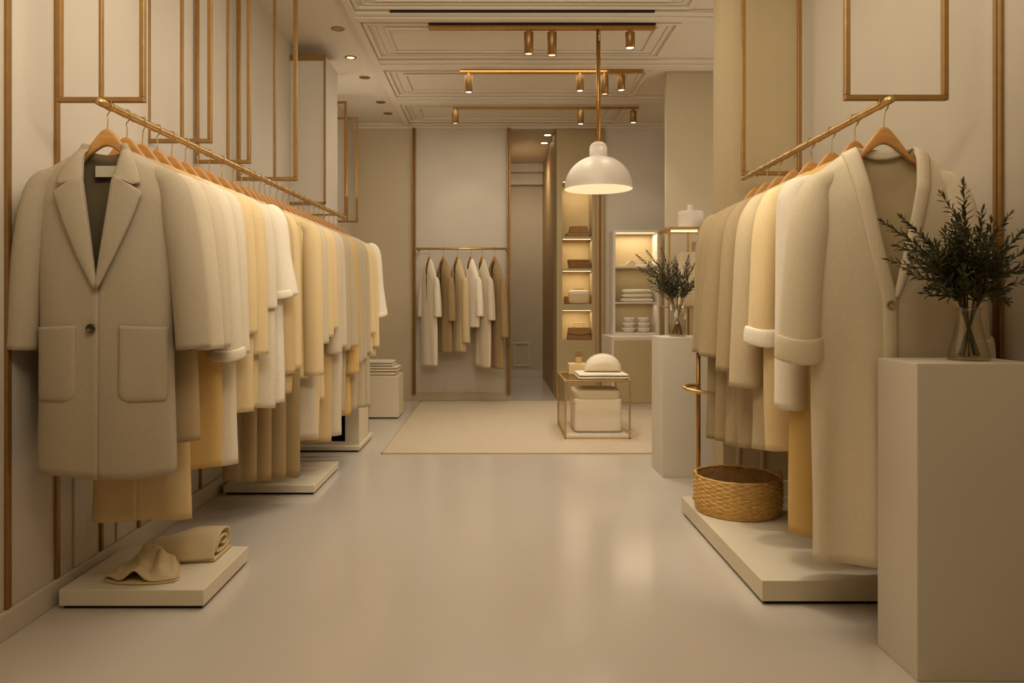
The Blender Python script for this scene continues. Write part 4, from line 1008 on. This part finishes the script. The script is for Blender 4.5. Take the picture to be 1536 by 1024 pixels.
for k, px, ya, yb, on, lab in SP:
    d = TD[k] - .002; x = wx(px, d); z = wz(yb, d) - .02
    tgt = {683: (-.3, YB, 1.7), 703: (-.4, YB, 1.55), 871: (.9, YB, 1.2), 950: (1.5, YB, 1.6), 945: (1.3, 4.6, .9), 932: (1.2, 6.5, 0), 870: (.6, 6.4, 0), 907: (.8, 5.9, .4), 793: (-1.1, 4.9, 1.0), 828: (.0, 5.0, 0)}[px]
    e = {683: 9, 703: 11, 950: 12, 871: 8, 793: 12, 945: 14}.get(px, 20)
    spot_light((x, d, z), tgt, e, 62 if k == 3 else 75, .7)
spot_light((pxx, pdp, rimz + .06), (pxx, pdp, 0), 16, 140, .8)
for y in (2.7, 3.5, 4.4, 5.2):
    spot_light((-.5, y, 2.93), (-1.5, y + .1, 1.5), 4, 66, .8, WARM, .06)
for y in (2.5, 3.3):
    spot_light((.45, y, 2.93), (1.5, y + .1, 1.5), 1.0, 66, .8, WARM, .06)
spot_light((.3, .4, 2.9), (-1.2, 2.36, 1.05), 16, 38, .6, WARM, .12)      # extra spot added to brighten the front coat, no fixture there
spot_light((-.3, .5, 2.9), (1.2, 2.36, 1.25), 3, 34, .6, WARM, .12)      # weak spot added to lift the cardigan, no fixture there
spot_light((.5, 2.75, 2.92), (1.12, 2.95, 0), 60, 24, .7, WARM, .08)  # narrow spot added to brighten the long plinth top, no fixture there
spot_light((.4, 9.2, 2.93), (.35, 9.9, .9), 30, 140, .8, WARM, .1)
spot_light((.4, 8.7, 2.93), (.3, 10.3, 1.9), 12, 100, .8, WARM, .1)
W = bpy.data.worlds.new('room_air'); bpy.context.scene.world = W; W.use_nodes = True
W.node_tree.nodes['Background'].inputs['Color'].default_value = (1, .78, .45, 1)
W.node_tree.nodes['Background'].inputs['Strength'].default_value = .10

# ---------------------------------------------------------------- camera
cam = bpy.data.cameras.new('camera'); co = bpy.data.objects.new('camera', cam); C.objects.link(co)
co.location = (0, 0, EYE); co.rotation_euler = (PI / 2, 0, 0)
cam.sensor_width = 36; cam.lens = 36 * F / 1536; cam.shift_x = (768 - VX) / 1536; cam.shift_y = -(512 - VY) / 1536
cam.clip_start = .05
S = bpy.context.scene; S.camera = co
S.view_settings.view_transform = 'Standard'; S.view_settings.look = 'None'; S.view_settings.exposure = -.04; S.view_settings.gamma = 1
S.cycles.max_bounces = 8; S.cycles.transparent_max_bounces = 24; S.cycles.sample_clamp_indirect = 4
